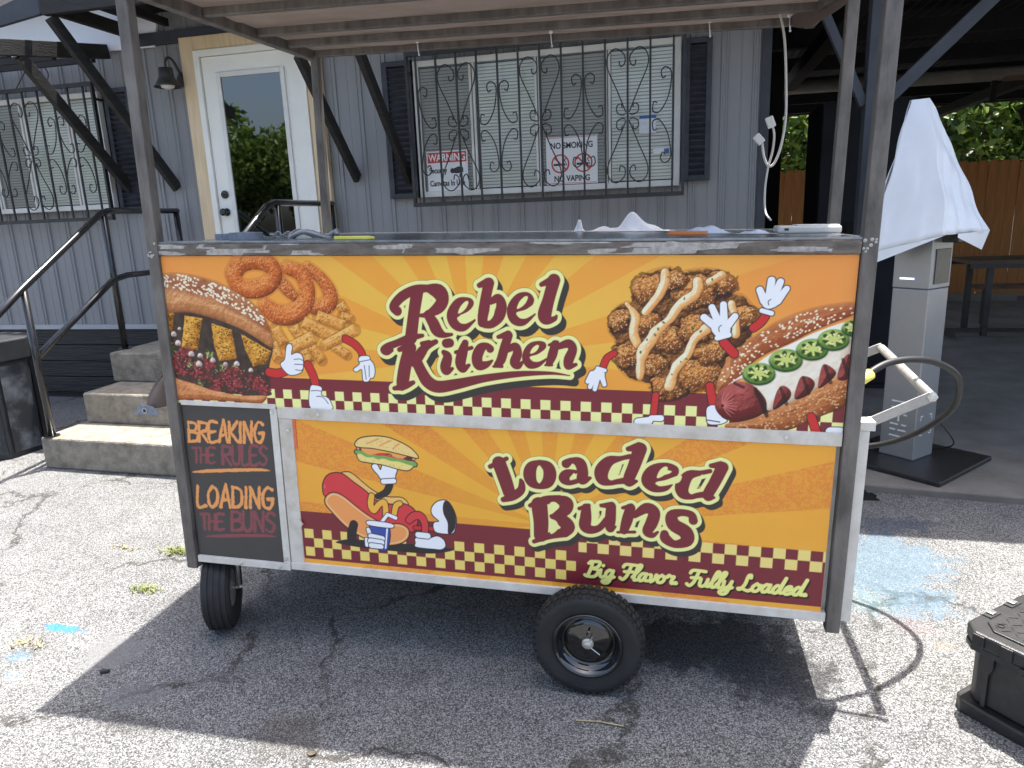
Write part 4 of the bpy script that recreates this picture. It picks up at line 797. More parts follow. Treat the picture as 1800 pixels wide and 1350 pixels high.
# stroke letters (unit height) for the small lines
GL = {
'B':([[(0,0),(0,1)],[(0,1),(.45,.92),(.45,.62),(.02,.53)],[(.02,.53),(.58,.42),(.52,.06),(0,0)]],.62),'R':([[(0,0),(0,1)],[(0,1),(.5,.92),(.48,.6),(.02,.5)],[(.12,.5),(.55,-.02)]],.62),
'E':([[(.48,1),(0,.97),(0,.02),(.5,.04)],[(0,.5),(.38,.53)]],.55),'A':([[(0,0),(.27,1),(.32,1),(.52,-.02)],[(.08,.34),(.48,.36)]],.6),'K':([[(0,0),(.02,1.02)],[(.5,1.02),(.04,.45)],[(.08,.5),(.55,0)]],.6),
'I':([[(.04,0),(.06,1)]],.22),'N':([[(0,0),(.02,1)],[(.02,1),(.46,0)],[(.46,0),(.5,1.02)]],.6),'G':([[(.52,.9),(.25,1),(.02,.6),(.08,.12),(.35,0),(.53,.2),(.53,.45)],[(.3,.45),(.58,.46)]],.66),
'T':([[(-.02,.97),(.56,1)],[(.27,1),(.25,0)]],.56),'H':([[(0,0),(.02,1)],[(.46,0),(.48,1)],[(.02,.5),(.46,.53)]],.6),'U':([[(0,1),(.02,.2),(.25,0),(.46,.2),(.48,1)]],.6),'L':([[(.02,1),(0,.02),(.46,.04)]],.52),
'S':([[(.48,.88),(.25,1),(.03,.78),(.2,.55),(.45,.38),(.42,.08),(.2,0),(0,.12)]],.58),'O':([[(.27,1),(.03,.7),(.06,.15),(.28,0),(.52,.3),(.5,.8),(.27,1)]],.64),'D':([[(0,0),(.02,1)],[(.02,1),(.45,.85),(.5,.3),(.3,.04),(0,0)]],.62),
'i':([[(0,.5),(.04,.14),(.14,.02),(.24,.08)],[(.05,.78),(.06,.80)]],.24),'g':([[(.32,.46),(.14,.52),(.02,.28),(.1,.04),(.26,.12),(.34,.5)],[(.34,.5),(.3,-.2),(.12,-.36),(-.04,-.24),(.16,-.1),(.46,.1)]],.46),
'F':([[(-.04,.82),(.06,1),(.62,.98)],[(.32,.98),(.26,.3),(.12,0),(-.04,.1)],[(.08,.52),(.48,.54)]],.5),'l':([[(0,.2),(.22,.72),(.26,1.0),(.14,.98),(.08,.4),(.12,.04),(.26,.06)]],.27),
'a':([[(.3,.46),(.14,.5),(.02,.26),(.08,.03),(.24,.1),(.32,.5)],[(.32,.5),(.31,.1),(.46,.06)]],.45),'v':([[(0,.46),(.08,.42),(.12,.02),(.28,.2),(.30,.48),(.4,.40)]],.38),
'o':([[(.16,.5),(.02,.3),(.06,.04),(.24,.04),(.32,.28),(.16,.5)],[(.28,.42),(.42,.40)]],.40),'r':([[(0,.42),(.06,.54),(.16,.46),(.30,.46),(.24,.2),(.28,.03),(.4,.08)]],.38),'.':([[(.0,.04),(.09,.05),(.05,.11),(.0,.06)]],.28),
'u':([[(0,.48),(.02,.12),(.14,.02),(.28,.16),(.32,.5)],[(.32,.5),(.31,.1),(.44,.05)]],.44),'y':([[(0,.48),(.03,.16),(.14,.06),(.28,.2),(.34,.5)],[(.34,.5),(.28,-.2),(.1,-.36),(-.06,-.22),(.16,-.06),(.44,.12)]],.44),
'd':([[(.3,.44),(.14,.5),(.02,.26),(.08,.03),(.24,.1),(.34,.6),(.40,1.0)],[(.40,1.0),(.33,.3),(.36,.06),(.48,.08)]],.47),'e':([[(.04,.24),(.28,.32),(.24,.5),(.08,.42),(.04,.12),(.16,.01),(.38,.12)]],.38),
'Lc':([[(.34,.84),(.3,1.0),(.2,.92),(.18,.4),(.04,.06),(-.06,.1),(.1,.12),(.4,.0),(.52,.1)]],.52),'Bc':([[(-.04,.86),(.1,1.0),(.14,.6),(.08,0)],[(.02,.98),(.46,1.0),(.44,.66),(.16,.54)],[(.16,.54),(.52,.44),(.44,.04),(.08,0),(-.06,.08)]],.60)}
def setline(chars, u, v, h, rr, slant, slope, track=0.0, wide=1.0):
    out = []
    for c in chars:
        if c == ' ': u += h*.30*wide; continue
        ss,adv = GL[c]
        for st in ss: out.append([(u+(p[0]*wide+slant*p[1])*h, v+p[1]*h+slope*(p[0]*h), rr) for p in st])
        u += (adv+track)*h*wide; v += slope*(adv+track)*h*wide
    return out, u

def upper_print():
    c = Canvas(-1596,766,944,1492,1.7)
    c.rays((-420,1150),17,(232,160,54),(240,184,68),(233,146,70),1250,.05)
    c.rect(-1596,766,930,1057,MAR); c.checks(-1596,766,((979,1013),(945,979)),34.0,CRM,0,-1205-34*12)
    full = (slice(0,c.nv),slice(0,c.nu))
    # onion rings, fries, loaded bun
    for k,nm in enumerate(('ring3','ring2b','ring2','ring1')):
        w,sd = c.strokes(T[nm],m=30); c.put(w,sd-7,(120,62,30),.25)
        c.photo(w,sd,(96,36,12),(196,96,38),(236,156,84),26,7,.75,20+k); sp_ = c.scatter(w,sd,220,hi=-3); c.dots(sp_[:170],1.6,(132,64,30)); c.dots(sp_[170:],1.5,(240,184,126))
    for k,st in enumerate(T['fries']):
        w,sd = c.strokes([st],m=24); c.put(w,sd-4,(110,55,20),.4)
        P = np.array(st,float); e = P[-1,:2]-P[0,:2]; e /= np.linalg.norm(e); U,V = c.gr(w); al = (U-P[0,0])*e[0]+(V-P[0,1])*e[1]
        sd = np.maximum(sd,np.maximum(-al-4,al-np.linalg.norm(P[-1,:2]-P[0,:2])-6))
        c.photo(w,sd,(136,72,22),(212,140,58),(244,194,112),13,14,.34,40+k); c.dots(c.scatter(w,sd,14,hi=-3),1.5,(98,58,26),1.6)
    w,sd = c.poly(T['fill_dark']); n_ = c.noise(w,22,4,4)[...,None]; c.put(w,sd,lin((58,46,38))*(.4+1.4*n_))
    for (u,v,r) in T['herb']:
        for _ in range(14): x,y = c.rg.normal(0,r*.5,2); c.dots([(u+x,v+y)],3.5,tuple(c.rg.choice([[120,130,70],[170,175,110],[70,85,50]])),2.2,c.rg.uniform(0,3))
    for (u,v,r) in T['meat']:
        for _ in range(60):
            x,y = c.rg.normal(0,r*.52,2); q = c.rg.uniform(.45,1.15); c.dots([(u+x,v+y)],c.rg.uniform(2.5,5),(150*q,54*q,56*q),1.5,c.rg.uniform(0,3))
            if _ % 5 == 0: c.dots([(u+x+1,v+y+2)],1.6,(226,150,146))
    for (u,v,r) in T['onion']: w,sd = c.strokes([[(u-r*.35,v-r*.1,r*.45),(u,v+r*.1,r*.6),(u+r*.3,v-r*.15,r*.4)]]); c.photo(w,sd,(120,95,85),(196,176,160),(240,232,220),r*.9,14,.8,int(u)%50)
    for i in range(4):
        w,sd = c.poly(T['chunk%d'%i],False); n_ = c.noise(w,10,3,8+i); c.photo(w,sd+n_*5-2,(92,48,10),(196,132,40),(240,186,84),26,16,.6,60+i); c.dots(c.scatter(w,sd,46,hi=-4),2.1,(74,44,18),1.8)
    w,sd = c.poly(T['bun_bot']); c.photo(w,sd,(104,48,16),(188,112,58),(232,170,114),20,7,.55,71)
    w,sd = c.poly(T['bun_top']); U,V = c.gr(w); c.put(w,sd-5,(90,45,20),.3); col = c.photo(w,sd,(104,52,24),(192,126,74),(236,186,132),34,12,.42,70)
    crown = np.clip((c.noise(w,60,3,6)-.5)*.9+1-(np.abs(sd+30)/70),0,1)*(np.clip((V-(1372-.00062*(U+1590)**2-0.10*(U+1590)))/16+.5,0,1)); c.put(w,np.where(sd < 0,-9.,sd),lin((132,56,28))+0*col,np.clip(crown,0,1)*.75*(sd < 0))
    c.dots(c.scatter(w,sd,190,lo=-62,hi=-4,cond=lambda U,V: V > 1384-.00060*(U+1590)**2-0.10*(U+1590)),3.1,(246,226,196),1.5,-.5)
    # right-hand fried chicken and hot dog
    w,sd = c.poly(T['chick']); c.put(w,sd-7,(120,62,24),.3); n_ = c.noise(w,16,3,31); c.photo(w,sd+(n_-.5)*14,(34,18,8),(96,54,22),(170,112,56),40,9,.9,80)
    for k,(u,v,r) in enumerate(T['lump']):
        w2,s2 = c.strokes([[(u-r*.25,v-r*.05,r*.80),(u+r*.25,v+r*.05,r*.80)]],m=18); n_ = c.noise(w2,24,4,100+k)
        s2 = s2+(n_-.5)*26; c.put(w2,s2-8,(24,12,5),.7); c.photo(w2,s2,(42,20,7),(150,84,32),(232,162,86),40,8,1.15,90+k); c.dots(c.scatter(w2,s2,60,hi=-3),1.7,(96,54,24)); c.dots(c.scatter(w2,s2,40,hi=-6),1.6,(244,204,146))
    for k,st in enumerate(T['sauce']):
        w,sd = c.strokes([st],m=24); sd = sd+(c.noise(w,34,2,200+k)-.5)*9; c.put(w,sd-3.5,(112,60,26),.45); c.photo(w,sd,(196,122,62),(238,180,108),(255,240,212),13,26,.22,130+k,(-.8,.6))
    for (u,v,r) in T['bits']: c.dots([(u,v)],r*.55,(62,82,34),1.6,c.rg.uniform(0,3)); c.dots([(u+1.5,v+1)],r*.22,(140,160,80),1.6)
    c.ink(T['legL'],RED); c.ink(T['shoeL'],WHT)
    c.ink(T['armC'][:1],RED); c.ink(T['armC'][1:2],RED); c.ink(T['shoeC'],WHT)
    c.ink([[(T['shoeC'][2][0]-4,T['shoeC'][2][1]-18,2),(T['shoeC'][4][0]-40,T['shoeC'][4][1]+12,2)]],(60,56,60),0)
    w,sd = c.poly(T['hbun2']); c.photo(w,sd,(78,34,12),(158,86,40),(212,142,86),26,8,.6,140); c.dots(c.scatter(w,sd,110,lo=-60,hi=-8),2.1,(220,170,112),1.5,.5)
    w,sd = c.poly(T['hbun1']); c.put(w,sd-5,(100,50,20),.3); U,V = c.gr(w); c.photo(w,sd,(84,36,14),(166,92,44),(216,148,92),28,8,.6,141)
    c.put(w,np.where(sd < 0,-9.,sd),(158,70,36),np.clip(1-np.abs(sd+18)/26,0,1)*.7*(U > 420)*(sd < 0)); c.dots(c.scatter(w,sd,150,lo=-34,hi=-4,cond=lambda U,V: U > 395),2.3,(248,226,186),1.5,.5)
    w,sd = c.poly(T['cheese']); c.photo(w,sd,(158,126,92),(222,206,178),(248,242,228),30,70,.16,150)
    for i in range(5):
        w,sd = c.poly(T['saus%d'%i]); c.photo(w,sd,(34,8,9),(106,26,26),(206,104,94),38,26,.2,160+i,(-.5,.7))
        if i: u,v = np.mean(T['saus%d'%i],0); c.ink([[(u-8,v+26,5),(u+12,v-24,6)]],(40,18,16),0,al=.8)
    u0,v0 = T['saus0'][0][0]+24,T['saus0'][0][1]-4
    for k in range(9):
        a = -1.0+k*.33; c.ink([[(u0,v0,1.2),(u0+24*math.cos(a),v0+24*math.sin(a),1.6),(u0+46*math.cos(a*.9),v0+46*math.sin(a*.9),.6)]],(212,120,112),0,al=.75)
    c.dots([(u0,v0)],5,(60,18,18)); c.ink([[(u0+96,v0+58,6),(u0+118,v0+16,8),(u0+136,v0-28,6)]],(34,16,16),0,al=.85); c.ink([[(u0+32,v0+74,4),(u0+60,v0+62,5)]],(34,16,16),0,al=.8)
    for k,(u,v,r) in enumerate(T['jal']):
        e = lambda q,dv=0: [(u+r*q*math.cos(t),v+dv+r*.70*q*math.sin(t)) for t in np.linspace(0,2*math.pi,20)[:-1]]
        w,sd = c.poly(e(1,-5)); c.put(w,sd-3,(90,80,60),.4); c.put(w,sd,(34,66,26)); w,sd = c.poly(e(.98)); c.photo(w,sd,(36,78,24),(86,130,44),(170,200,110),8,30,.2,180+k)
        w,sd = c.poly(e(.80)); c.photo(w,sd,(52,82,26),(120,146,58),(176,196,100),16,10,.4,190+k)
        for t in np.linspace(0,6.28,8)[:-1]: c.dots([(u+r*.52*math.cos(t),v+r*.36*math.sin(t))],7,(44,72,26),1.6,t)
        for t in np.linspace(.4,6.7,8)[:-1]: c.ink([[(u,v,5),(u+r*.62*math.cos(t),v+r*.43*math.sin(t),3)]],(196,206,112),0)
        for t in c.rg.uniform(0,6.28,9): c.dots([(u+r*.46*math.cos(t),v+r*.32*math.sin(t))],3.4,(226,220,150))
    c.ink(T['armC'][2:],RED); c.ink(T['shoeC2'],WHT)
    # arms, gloves and shoe
    c.ink(T['armA'],RED); c.ink(T['armB'],RED)
    for nm in ('gloveA1','gloveA2','shoeA','gloveB','gloveB2','gloveC'): c.ink(T[nm],WHT)
    def line(pts): c.ink([[(p[0],p[1],1.5) for p in pts]],(60,56,64),0)
    g = T['gloveA2']; cx_,cy2 = g[6]; line([(cx_-34,cy2+16),(cx_-12,cy2+18),(cx_+1,cy2+12)]); line([(cx_-34,cy2-2),(cx_-10,cy2-2),(cx_+3,cy2-4)]); line([(cx_-32,cy2-22),(cx_-10,cy2-24),(cx_-2,cy2-18)])
    g = T['gloveA1']; line([(g[7][0]-2,g[7][1]+44),(g[7][0]-4,g[7][1]+4)]); line([(g[7][0]-20,g[7][1]+44),(g[8][0]-8,g[8][1]+6)]); line([(g[0][0],g[0][1]-8),(g[2][0]+4,g[2][1]-12)])
    for nm,k in (('gloveB',4),('gloveC',4)): u,v,r = T[nm][k][0]; line([(u+4,v+r*.25),(u-3,v-r*.05),(u-1,v-r*.5)])
    g = T['shoeA']; line([(g[0][0]+2,g[0][1]-12),(g[1][0],g[1][1]-18),(g[2][0]-2,g[2][1]-12)]); line([(g[3][0]-18,g[3][1]-6),(g[3][0]+6,g[3][1]-8),(g[4][0],g[4][1]-20)])
    # name
    c.logo(('rebel','kitchen'),12.5,(15,-21),MAR,CRM,DRK)
    return c
def lower_print():
    c = Canvas(-1109,752,328,904,1.7)
    c.rays((-160,560),19,(224,154,50),(231,170,56),(227,152,54),1400,.02,(222,134,54))
    c.rect(-1109,-52,346,541,MAR); c.rect(-70,752,346,543,MAR); c.checks(-1109,-61,((433,470),(396,433),(359,396)),37.2,(238,205,108),0,-1100)
    c.rect(-52,330,506.5,545,MAR); c.checks(-52,752,((506.5,543.5),(470,506.5)),38.4,(238,208,122),0,360-38.4*12)
    B_ = (36,32,34); BUN = (236,150,84); PCH = (238,180,104)
    c.ink(T['gshadow'],(44,40,40),0)
    c.ink(T['bunback'],PCH,4); c.ink(T['armD'],(44,40,42),0); c.ink(T['gloveD'],WHT,4); c.ink(T['cuffD'],WHT,3.5)
    for st in ('sbot','lett','stop'): w,sd = (c.strokes(T[st]) if st == 'lett' else c.poly(T[st])); c.put(w,sd-4,B_)
    c.ink(T['sbot'],(240,208,124),0); c.dots(c.scatter(*c.poly(T['sbot']),16,hi=-5),1.5,(150,100,60))
    c.ink(T['patty'],(92,46,38),0); c.dots([(p[0],p[1]) for st in T['patty'] for p in st],3.5,(220,160,130),1.5)
    c.ink(T['tom'],(206,62,46),0); c.ink(T['lett'],(112,164,84),0); c.ink(T['chee'],(238,156,82),0)
    w,sd = c.ink(T['stop'],(240,200,124),4); c.ink(T['strip'],(226,150,92),0); c.dots(c.scatter(w,sd,22,hi=-7),1.4,(160,104,60))
    w,sd = c.ink(T['body'],(206,58,62),4.5); U,V = c.gr(w); c.put(w,np.abs(sd+8)-1.8,(240,150,146),.8*((V > 640)&(U < -1000)).astype(float))
    w,sd = c.ink(T['bunfront'],BUN,4.5); c.put(w,np.abs(sd+6)-1.6,(250,206,160),.9*(sd < 0))
    for st in T['must']: c.ink([st],(232,172,62),4)
    for st in T['must']: c.ink([st],(232,172,62),0)
    c.ink(T['limb'],(40,36,38),0); c.ink(T['legb'],RED,3.5); c.ink(T['leg'],(206,58,62),4); c.ink(T['shoe2'],WHT,4); c.ink(T['sole'],(44,40,42),0)
    c.ink(T['shoe1'],WHT,4.5); c.ink(T['cuff2'],WHT,3.5)
    c.ink(T['cup'],(58,76,150),4); P_ = T['cup']; c.ink([[(P_[1][0]-6,P_[1][1]-4,3),(P_[2][0]-6,P_[2][1]+4,3)]],WHT,0); c.ink(T['straw'],WHT,3); c.ink(T['lid'],WHT,3.5)
    for st in T['fing']: c.ink([st],WHT,3.5)
    c.logo(('loaded','buns'),12.5,(11,-17),MAR,CRM,DRK)
    u = -30; L_,u2 = setline(['Bc','i','g',' ','F','l','a','v','o','r','.',' ','F','u','l','l','y',' ','Lc','o','a','d','e','d','.'],0,0,58,5.4,.22,0,.03)
    k = 742.0/u2; L_ = [[(-26+p[0]*k,380+p[1],p[2]) for p in st] for st in L_]
    w,sd = c.strokes([[(p[0]+4,p[1]-5,p[2]) for p in st] for st in L_]); c.put(w,sd-2.2,(40,26,24)); w,sd = c.strokes(L_); c.put(w,sd-.6,(240,226,132))
    return c
def door_print():
    c = Canvas(-1570,-1197,318,940,1.7); c.rgb[:] = lin((64,62,60)); c.rgb *= (.9+.2*c.noise((slice(0,c.nv),slice(0,c.nu)),150,3,2))[...,None]
    OR = (226,150,84); MR = (132,68,72)
    def row(chars,u0,u1,v,h,rr,col,slope,big=None):
        L_,u2 = setline(chars,0,0,1,0,.10,0,.06); k = (u1-u0)/(u2-.06)
        q = [[(u0+p[0]*k,v+p[1]*h+slope*p[0]*k,rr*(1.0 if i%2 == 0 else .82)) for i,p in enumerate(st)] for st in L_]
        w,sd = c.strokes(q); n_ = c.noise(w,7,3,int(v)); n2 = c.noise(w,30,2,int(v)+3); c.put(w,sd+(n_-.5)*5.5+(n2-.5)*4,col)
    row('BREAKING',-1556,-1232,790,78,6.6,OR,.045); row('THE',-1548,-1452,706,60,5.2,MR,.045); row('RULES',-1420,-1228,706,74,5.8,MR,.05)
    row('LOADING',-1552,-1218,524,84,7.2,OR,.05); row('THE',-1548,-1446,430,64,6.0,MR,.045); row('BUNS',-1412,-1222,434,80,7.0,MR,.05)
    for (a,b,va,vb,col) in ((-1556,-1222,666,694,OR),(-1530,-1224,398,424,MR)):
        w,sd = c.strokes([[(a,va,2.5),(a+60,va+8,6.5),((a+b)/2,(va+vb)/2+4,7),(b-50,vb,6),(b,vb-1,1.5)]]); n_ = c.noise(w,9,3,9); c.put(w,sd+(n_-.5)*4,col)
    return c

# ------------------------------------------------------------------ the cart
cart = thing('food_cart', (0,0,0), 'orange printed street food cart on black wheels with a canvas canopy', 'food cart')
cart['_local'] = 1; cart.matrix_world = Matrix(((0.999583,-0.015983,0.024061,-0.295884),(0.015812,0.999848,0.007301,2.266833),(-0.024174,-0.006917,0.999684,-0.000692),(0.000000,0.000000,0.000000,1.000000)))
def cp(name, mb, mat, smooth=False, bevel=0, parent=None): return part(name, mb, M[mat], parent or cart, smooth, bevel)
cp('body_shell', MB().box(-1.596,.79,.024,1.33,.315,1.50), 'alu_dirty')
up = cp('upper_panel', MB().box(-1.597,.767,.003,.022,.944,1.493), 'alu'); upper_print().sheet('vinyl_print', up, 0.0)
lo = cp('lower_panel', MB().box(-1.110,.753,.003,.022,.327,.905), 'alu'); lower_print().sheet('vinyl_print', lo, 0.0)
dp = cp('side_door', MB().box(-1.571,-1.196,.006,.022,.317,.941), 'alu'); tag(dp,'dark painted side door with brush lettering'); door_print().sheet('painted_lettering', dp, .003)
for nm,(a,b,v0,v1,d0,m_) in {'door_top_strip':(-1.566,-1.172,.938,.956,-.006,'alu'),'door_edge_strip':(-1.196,-1.168,.318,.937,-.005,'alu'),'door_bottom_rail':(-1.573,-1.168,.291,.318,-.008,'alu'),
  'middle_rail':(-1.164,.766,.904,.947,-.008,'alu_dirty'),'edge_strip':(-1.163,-1.109,.330,.903,-.005,'alu_dirty'),'bottom_rail':(-1.163,.766,.298,.3295,-.009,'alu'),'right_corner_trim':(.8145,.846,.30,.955,.004,'alu')}.items():
    cp(nm, MB().box(a,b,d0,.0235,v0,v1), m_, bevel=.0015)
cp('shelf_bracket', MB().box(.815,.86,.0,.06,.956,.985), 'alu', bevel=.002)
cp('latch_tab', MB().prism([(-1.148,.500),(-1.112,.512),(-1.098,.490),(-1.112,.474)],-.012,-.0055,'y'), 'alu_dirty'); cp('red_tape', MB().box(-1.124,-1.098,-.0035,-.0012,.79,.905), 'red_tag')
for (u,v) in ((-1.186,.925),(-1.183,.34),(-1.38,.304),(-1.21,.304),(-1.125,.86),(-1.0,.926),(.6,.926)): cp('screw', MB().lathe([(.0065,0),(.0065,.003),(.003,.0045)],10,(u,-.0082,v),(0,-1,0)), 'zinc')
def post(u, d, v0, v1, s=.044): cp('corner_post', MB().box(u,u+s,d,d+s,v0,v1), 'steel', bevel=.004)
post(-1.622,-.014,.262,2.43); post(.769,-.014,.262,2.43); post(-1.600,1.31,.30,2.43,.04); post(.79,.58,1.50,2.43,.04)
cp('top_front_bar', MB().box(-1.577,.768,-.012,.0225,1.4945,1.534), 'ground_steel', bevel=.003)
cp('counter_top', MB().box(-1.575,.79,-.006,1.34,1.5345,1.5435), 'galv', bevel=.0015)
for (u,v) in ((.79,1.51),(-1.60,1.51)):
    wm = MB()
    for _ in range(9): x,z,r = u+rnd.uniform(-.018,.018),v+rnd.uniform(-.02,.028),rnd.uniform(.003,.0065); wm.lathe([(r*.3,.003),(r,.001),(r,-.001)],8,(x,-.0135,z),(0,-1,0))
    cp('weld_bead', wm, 'handle_alu')
cp('axle', MB().tube([(-.004,-.06,.1895),(-.004,1.28,.1895)],.014,12), 'steel'); cp('axle_mount', MB().box(-.05,.04,.05,.09,.18,.314).box(-.05,.04,1.16,1.20,.18,.314), 'steel')
def wheel(cd, sgn):
    c0 = (-.004,cd,.1895); wl = cp('wheel', MB().lathe([(.112,-.036),(.13,-.040),(.158,-.047),(.176,-.044),(.183,-.034),(.186,-.015),(.187,0),(.186,.015),(.183,.034),(.176,.044),(.158,.047),(.13,.040),(.112,.036)],72,c0,(0,sgn,0),caps=False), 'rubber', True)
    lg = MB()
    for i in range(44):
        a = 2*math.pi*i/44
        for r,h in ((0,.0165),(.5,-.0165)):
            aa = a+r*2*math.pi/44; lg.M = Matrix.Translation(c0)@Matrix.Rotation(aa,4,'Y'); lg.box(-.010,.010,h-.0125,h+.0125,.180,.1915)
        for h in (-.037,.037): lg.M = Matrix.Translation(c0)@Matrix.Rotation(a,4,'Y'); lg.box(-.007,.007,h-.007,h+.007,.174,.1865)
    tag(part('tread', lg, M['rubber'], wl), None, kind='stuff')
    part('rim', MB().lathe([(.118,.040),(.120,.044),(.115,.046),(.108,.040),(.104,.026),(.098,.020),(.092,.010),(.086,.002),(.084,.008),(.060,.014),(.030,.018),(.018,.022),(.002,.022)],56,c0,(0,sgn,0),caps=False), M['rim'], wl, True)
    part('hub_washer', MB().lathe([(.020,.022),(.020,.028),(.012,.029),(.012,.040),(.006,.041)],20,c0,(0,sgn,0)), M['zinc'], wl)
    part('split_pin', MB().tube([(c0[0]+.006,c0[1]+sgn*.036,c0[2]-.004),(c0[0]+.042,c0[1]+sgn*.037,c0[2]-.030)],.0016,6).tube([(c0[0]+.004,c0[1]+sgn*.036,c0[2]+.008),(c0[0]+.016,c0[1]+sgn*.037,c0[2]+.034)],.0016,6), M['zinc'], wl)
    part('valve', MB().tube([(c0[0]-.004,c0[1]+sgn*.018,c0[2]+.03),(c0[0]+.004,c0[1]+sgn*.034,c0[2]+.052)],.004,8), M['rim'], wl)
wheel(-.090,-1); wheel(1.30,1)
# swivel wheel under the left corner
cs = cp('swivel_wheel', MB(Matrix.Translation((-1.548,.085,.1255))@Matrix.Rotation(R_(-66),4,'Z')).lathe([(.075,-.038),(.11,-.052),(.138,-.056),(.152,-.048),(.1585,-.024),(.160,0),(.1585,.024),(.152,.048),(.138,.056),(.11,.052),(.075,.038)],56,(0,0,0),(0,1,0),caps=False), 'rubber', True)
CM_ = Matrix.Translation((-1.548,.085,.1255))@Matrix.Rotation(R_(-66),4,'Z')
pr_ = []
for h in (-.034,-.0115,.0115,.034): pr_ += [(.157,h-.0085),(.1622,h-.0075),(.1622,h+.0075),(.157,h+.0085)]
gr_ = MB(CM_).lathe(pr_,56,(0,0,0),(0,1,0),caps=False)
part('tread', gr_, M['rubber'], cs); part('rim', MB(CM_).lathe([(.001,-.045),(.02,-.045),(.03,-.028),(.07,-.03),(.076,-.040),(.076,.040),(.07,.03),(.03,.028),(.02,.045),(.001,.045)],32,(0,0,0),(0,1,0),caps=False), M['wheel_grey'], cs, True)
fk = MB(CM_)
for s in (-1,1): fk.tube([(0,s*.066,.0),(0,s*.068,.09),(-.01,s*.064,.135),(-.02,s*.050,.172)],.009,8)
fk.box(-.05,.03,-.05,.05,.166,.178); part('fork', fk, M['wheel_grey'], cs, True); part('axle_bolt', MB(CM_).tube([(0,-.082,0),(0,.082,0)],.009,10), M['zinc'], cs)
# handle
hd = cp('push_handle', MB().tube([(1.045,.135,1.045),(1.045,.70,1.095)],.0155,16), 'handle_alu', True)
part('flat_arm', MB().prism([(.815,.930),(.880,.938),(1.046,1.026),(1.060,1.045),(1.045,1.063),(1.032,1.058),(.875,.972),(.815,.960)],.115,.121,'y'), M['handle_alu'], hd, bevel=.002)
part('flat_arm', MB().prism([(.79,1.00),(.880,1.00),(1.046,1.076),(1.060,1.095),(1.045,1.113),(1.032,1.108),(.875,1.034),(.79,1.03)],.712,.718,'y'), M['handle_alu'], hd, bevel=.002)
part('bolt', MB().lathe([(.016,0),(.016,.006),(.010,.007),(.010,.014),(.004,.015)],6,(1.045,.115,1.045),(0,-1,0)), M['zinc'], hd)
# canopy
ZC = lambda d: 2.385+.035*d
for i,d in enumerate((.01,.42,.80,1.06,1.33)): cp('roof_bar', MB().box(-1.578,.768,d-.015,d+.015,ZC(d)-.012,ZC(d)+.02), 'steel', bevel=.003)
for u in (-1.60,.79): cp('side_bar', MB().beam((u,.035,ZC(.03)-.001),(u,1.35,ZC(1.35)-.001),.042,.044), 'steel', bevel=.003)
rg_ = np.random.default_rng(5)
def cloth(i, j):
    u = -1.66+i*2.50; d = -.03+j*1.41
    bars = [.01,.42,.80,1.06,1.33]; k = min(abs(d-b) for b in bars); sag = -.012*min(1,k/.16)**2
    return (u, d, ZC(d)+.030+sag+.006*math.sin(u*5+d*3)+.004*math.sin(u*13-d*9))
cv_ = cp('canvas_cover', MB().grid(cloth,70,40), 'canvas', True); sm = cv_.modifiers.new('thickness','SOLIDIFY'); sm.thickness = .002
fl = MB().grid(lambda i,j: (.70+i*.16, 1.33-i*.70+.02*math.sin(j*4), ZC(1.33-i*.7)+.02-j*(.03+.06*math.sin(i*3.14))+.006*math.sin(i*9+j*3)), 18, 8)
f_ = part('hanging_flap', fl, M['canvas'], cv_, True); sm = f_.modifiers.new('thickness','SOLIDIFY'); sm.thickness = .002
for u in (-1.02,-.36,.36,.70):
    part('ball_bungee', MB().lathe([(.0,.010),(.010,.004),(.010,-.004),(.0,-.010)],10,(u,1.305,ZC(1.33)+.026),(0,0,1),caps=False).tube([(u,1.303,ZC(1.33)+.02),(u+.003,1.302,ZC(1.33)-.015),(u+.006,1.305,ZC(1.33)-.034)],.0028,6).lathe([(.0,.006),(.006,.0),(.0,-.006)],8,(u+.006,1.305,ZC(1.33)-.036),(0,0,1),caps=False), M['cloth'], cv_, True)
for (u,d) in ((-1.585,.06),(.79,.57)): part('white_tie', MB().tube([(u-.03,d-.01,2.37),(u+.03,d-.02,2.395),(u+.035,d+.02,2.40)],.004,6), M['cloth'], cv_, True)
CW = cart.matrix_world.copy()
def cw(u,d,v): return tuple(CW @ Vector((u,d,v)))

# ------------------------------------------------------------------ things on and around the cart
def onc(name, label, cat, u, d, v=1.5438, group=None): return thing(name, cw(u,d,v), label, cat, group)
ca = CW.to_3x3().to_4x4()
def lm(u,d,v=1.5438): return Matrix.Translation(cw(u,d,v)) @ ca
def csolo(name, mb, mat, u, d, label, cat, smooth=False, bevel=0, v=1.5438, group=None):
    o = link(name, mb.mesh(name), mat, None, smooth, bevel); o.matrix_world = lm(u,d,v); return tag(o,label,cat,group)
csolo('sanding_disc', MB().lathe([(.062,0),(.062,.020),(.012,.022)],32), M['sand'], -1.48,.30,'grey-blue sanding disc on the counter by the left post','sanding disc')
csolo('sanding_disc', MB().lathe([(.062,0),(.062,.026),(.012,.028)],32), M['sand'], -1.365,.22,'thicker grey-blue sanding disc on the counter beside the cable loop','sanding disc')
cb_ = MB().tube([(math.cos(t)*.095+.04,math.sin(t)*.07,.014+.012*math.sin(3*t)) for t in np.linspace(0,5.9,28)],.010,8)
for i in range(4): cb_.tube([(-.07-i*.022+.012*math.cos(t),.012*math.sin(t)*(i%2)+.0,.014+.012*math.sin(t)*((i+1)%2)) for t in np.linspace(0,6.28,10)],.003,6)
csolo('cable_loop', cb_, M['wheel_grey'], -1.19,.35,'short grey cable loop with a chain lying on the counter','cable', True)
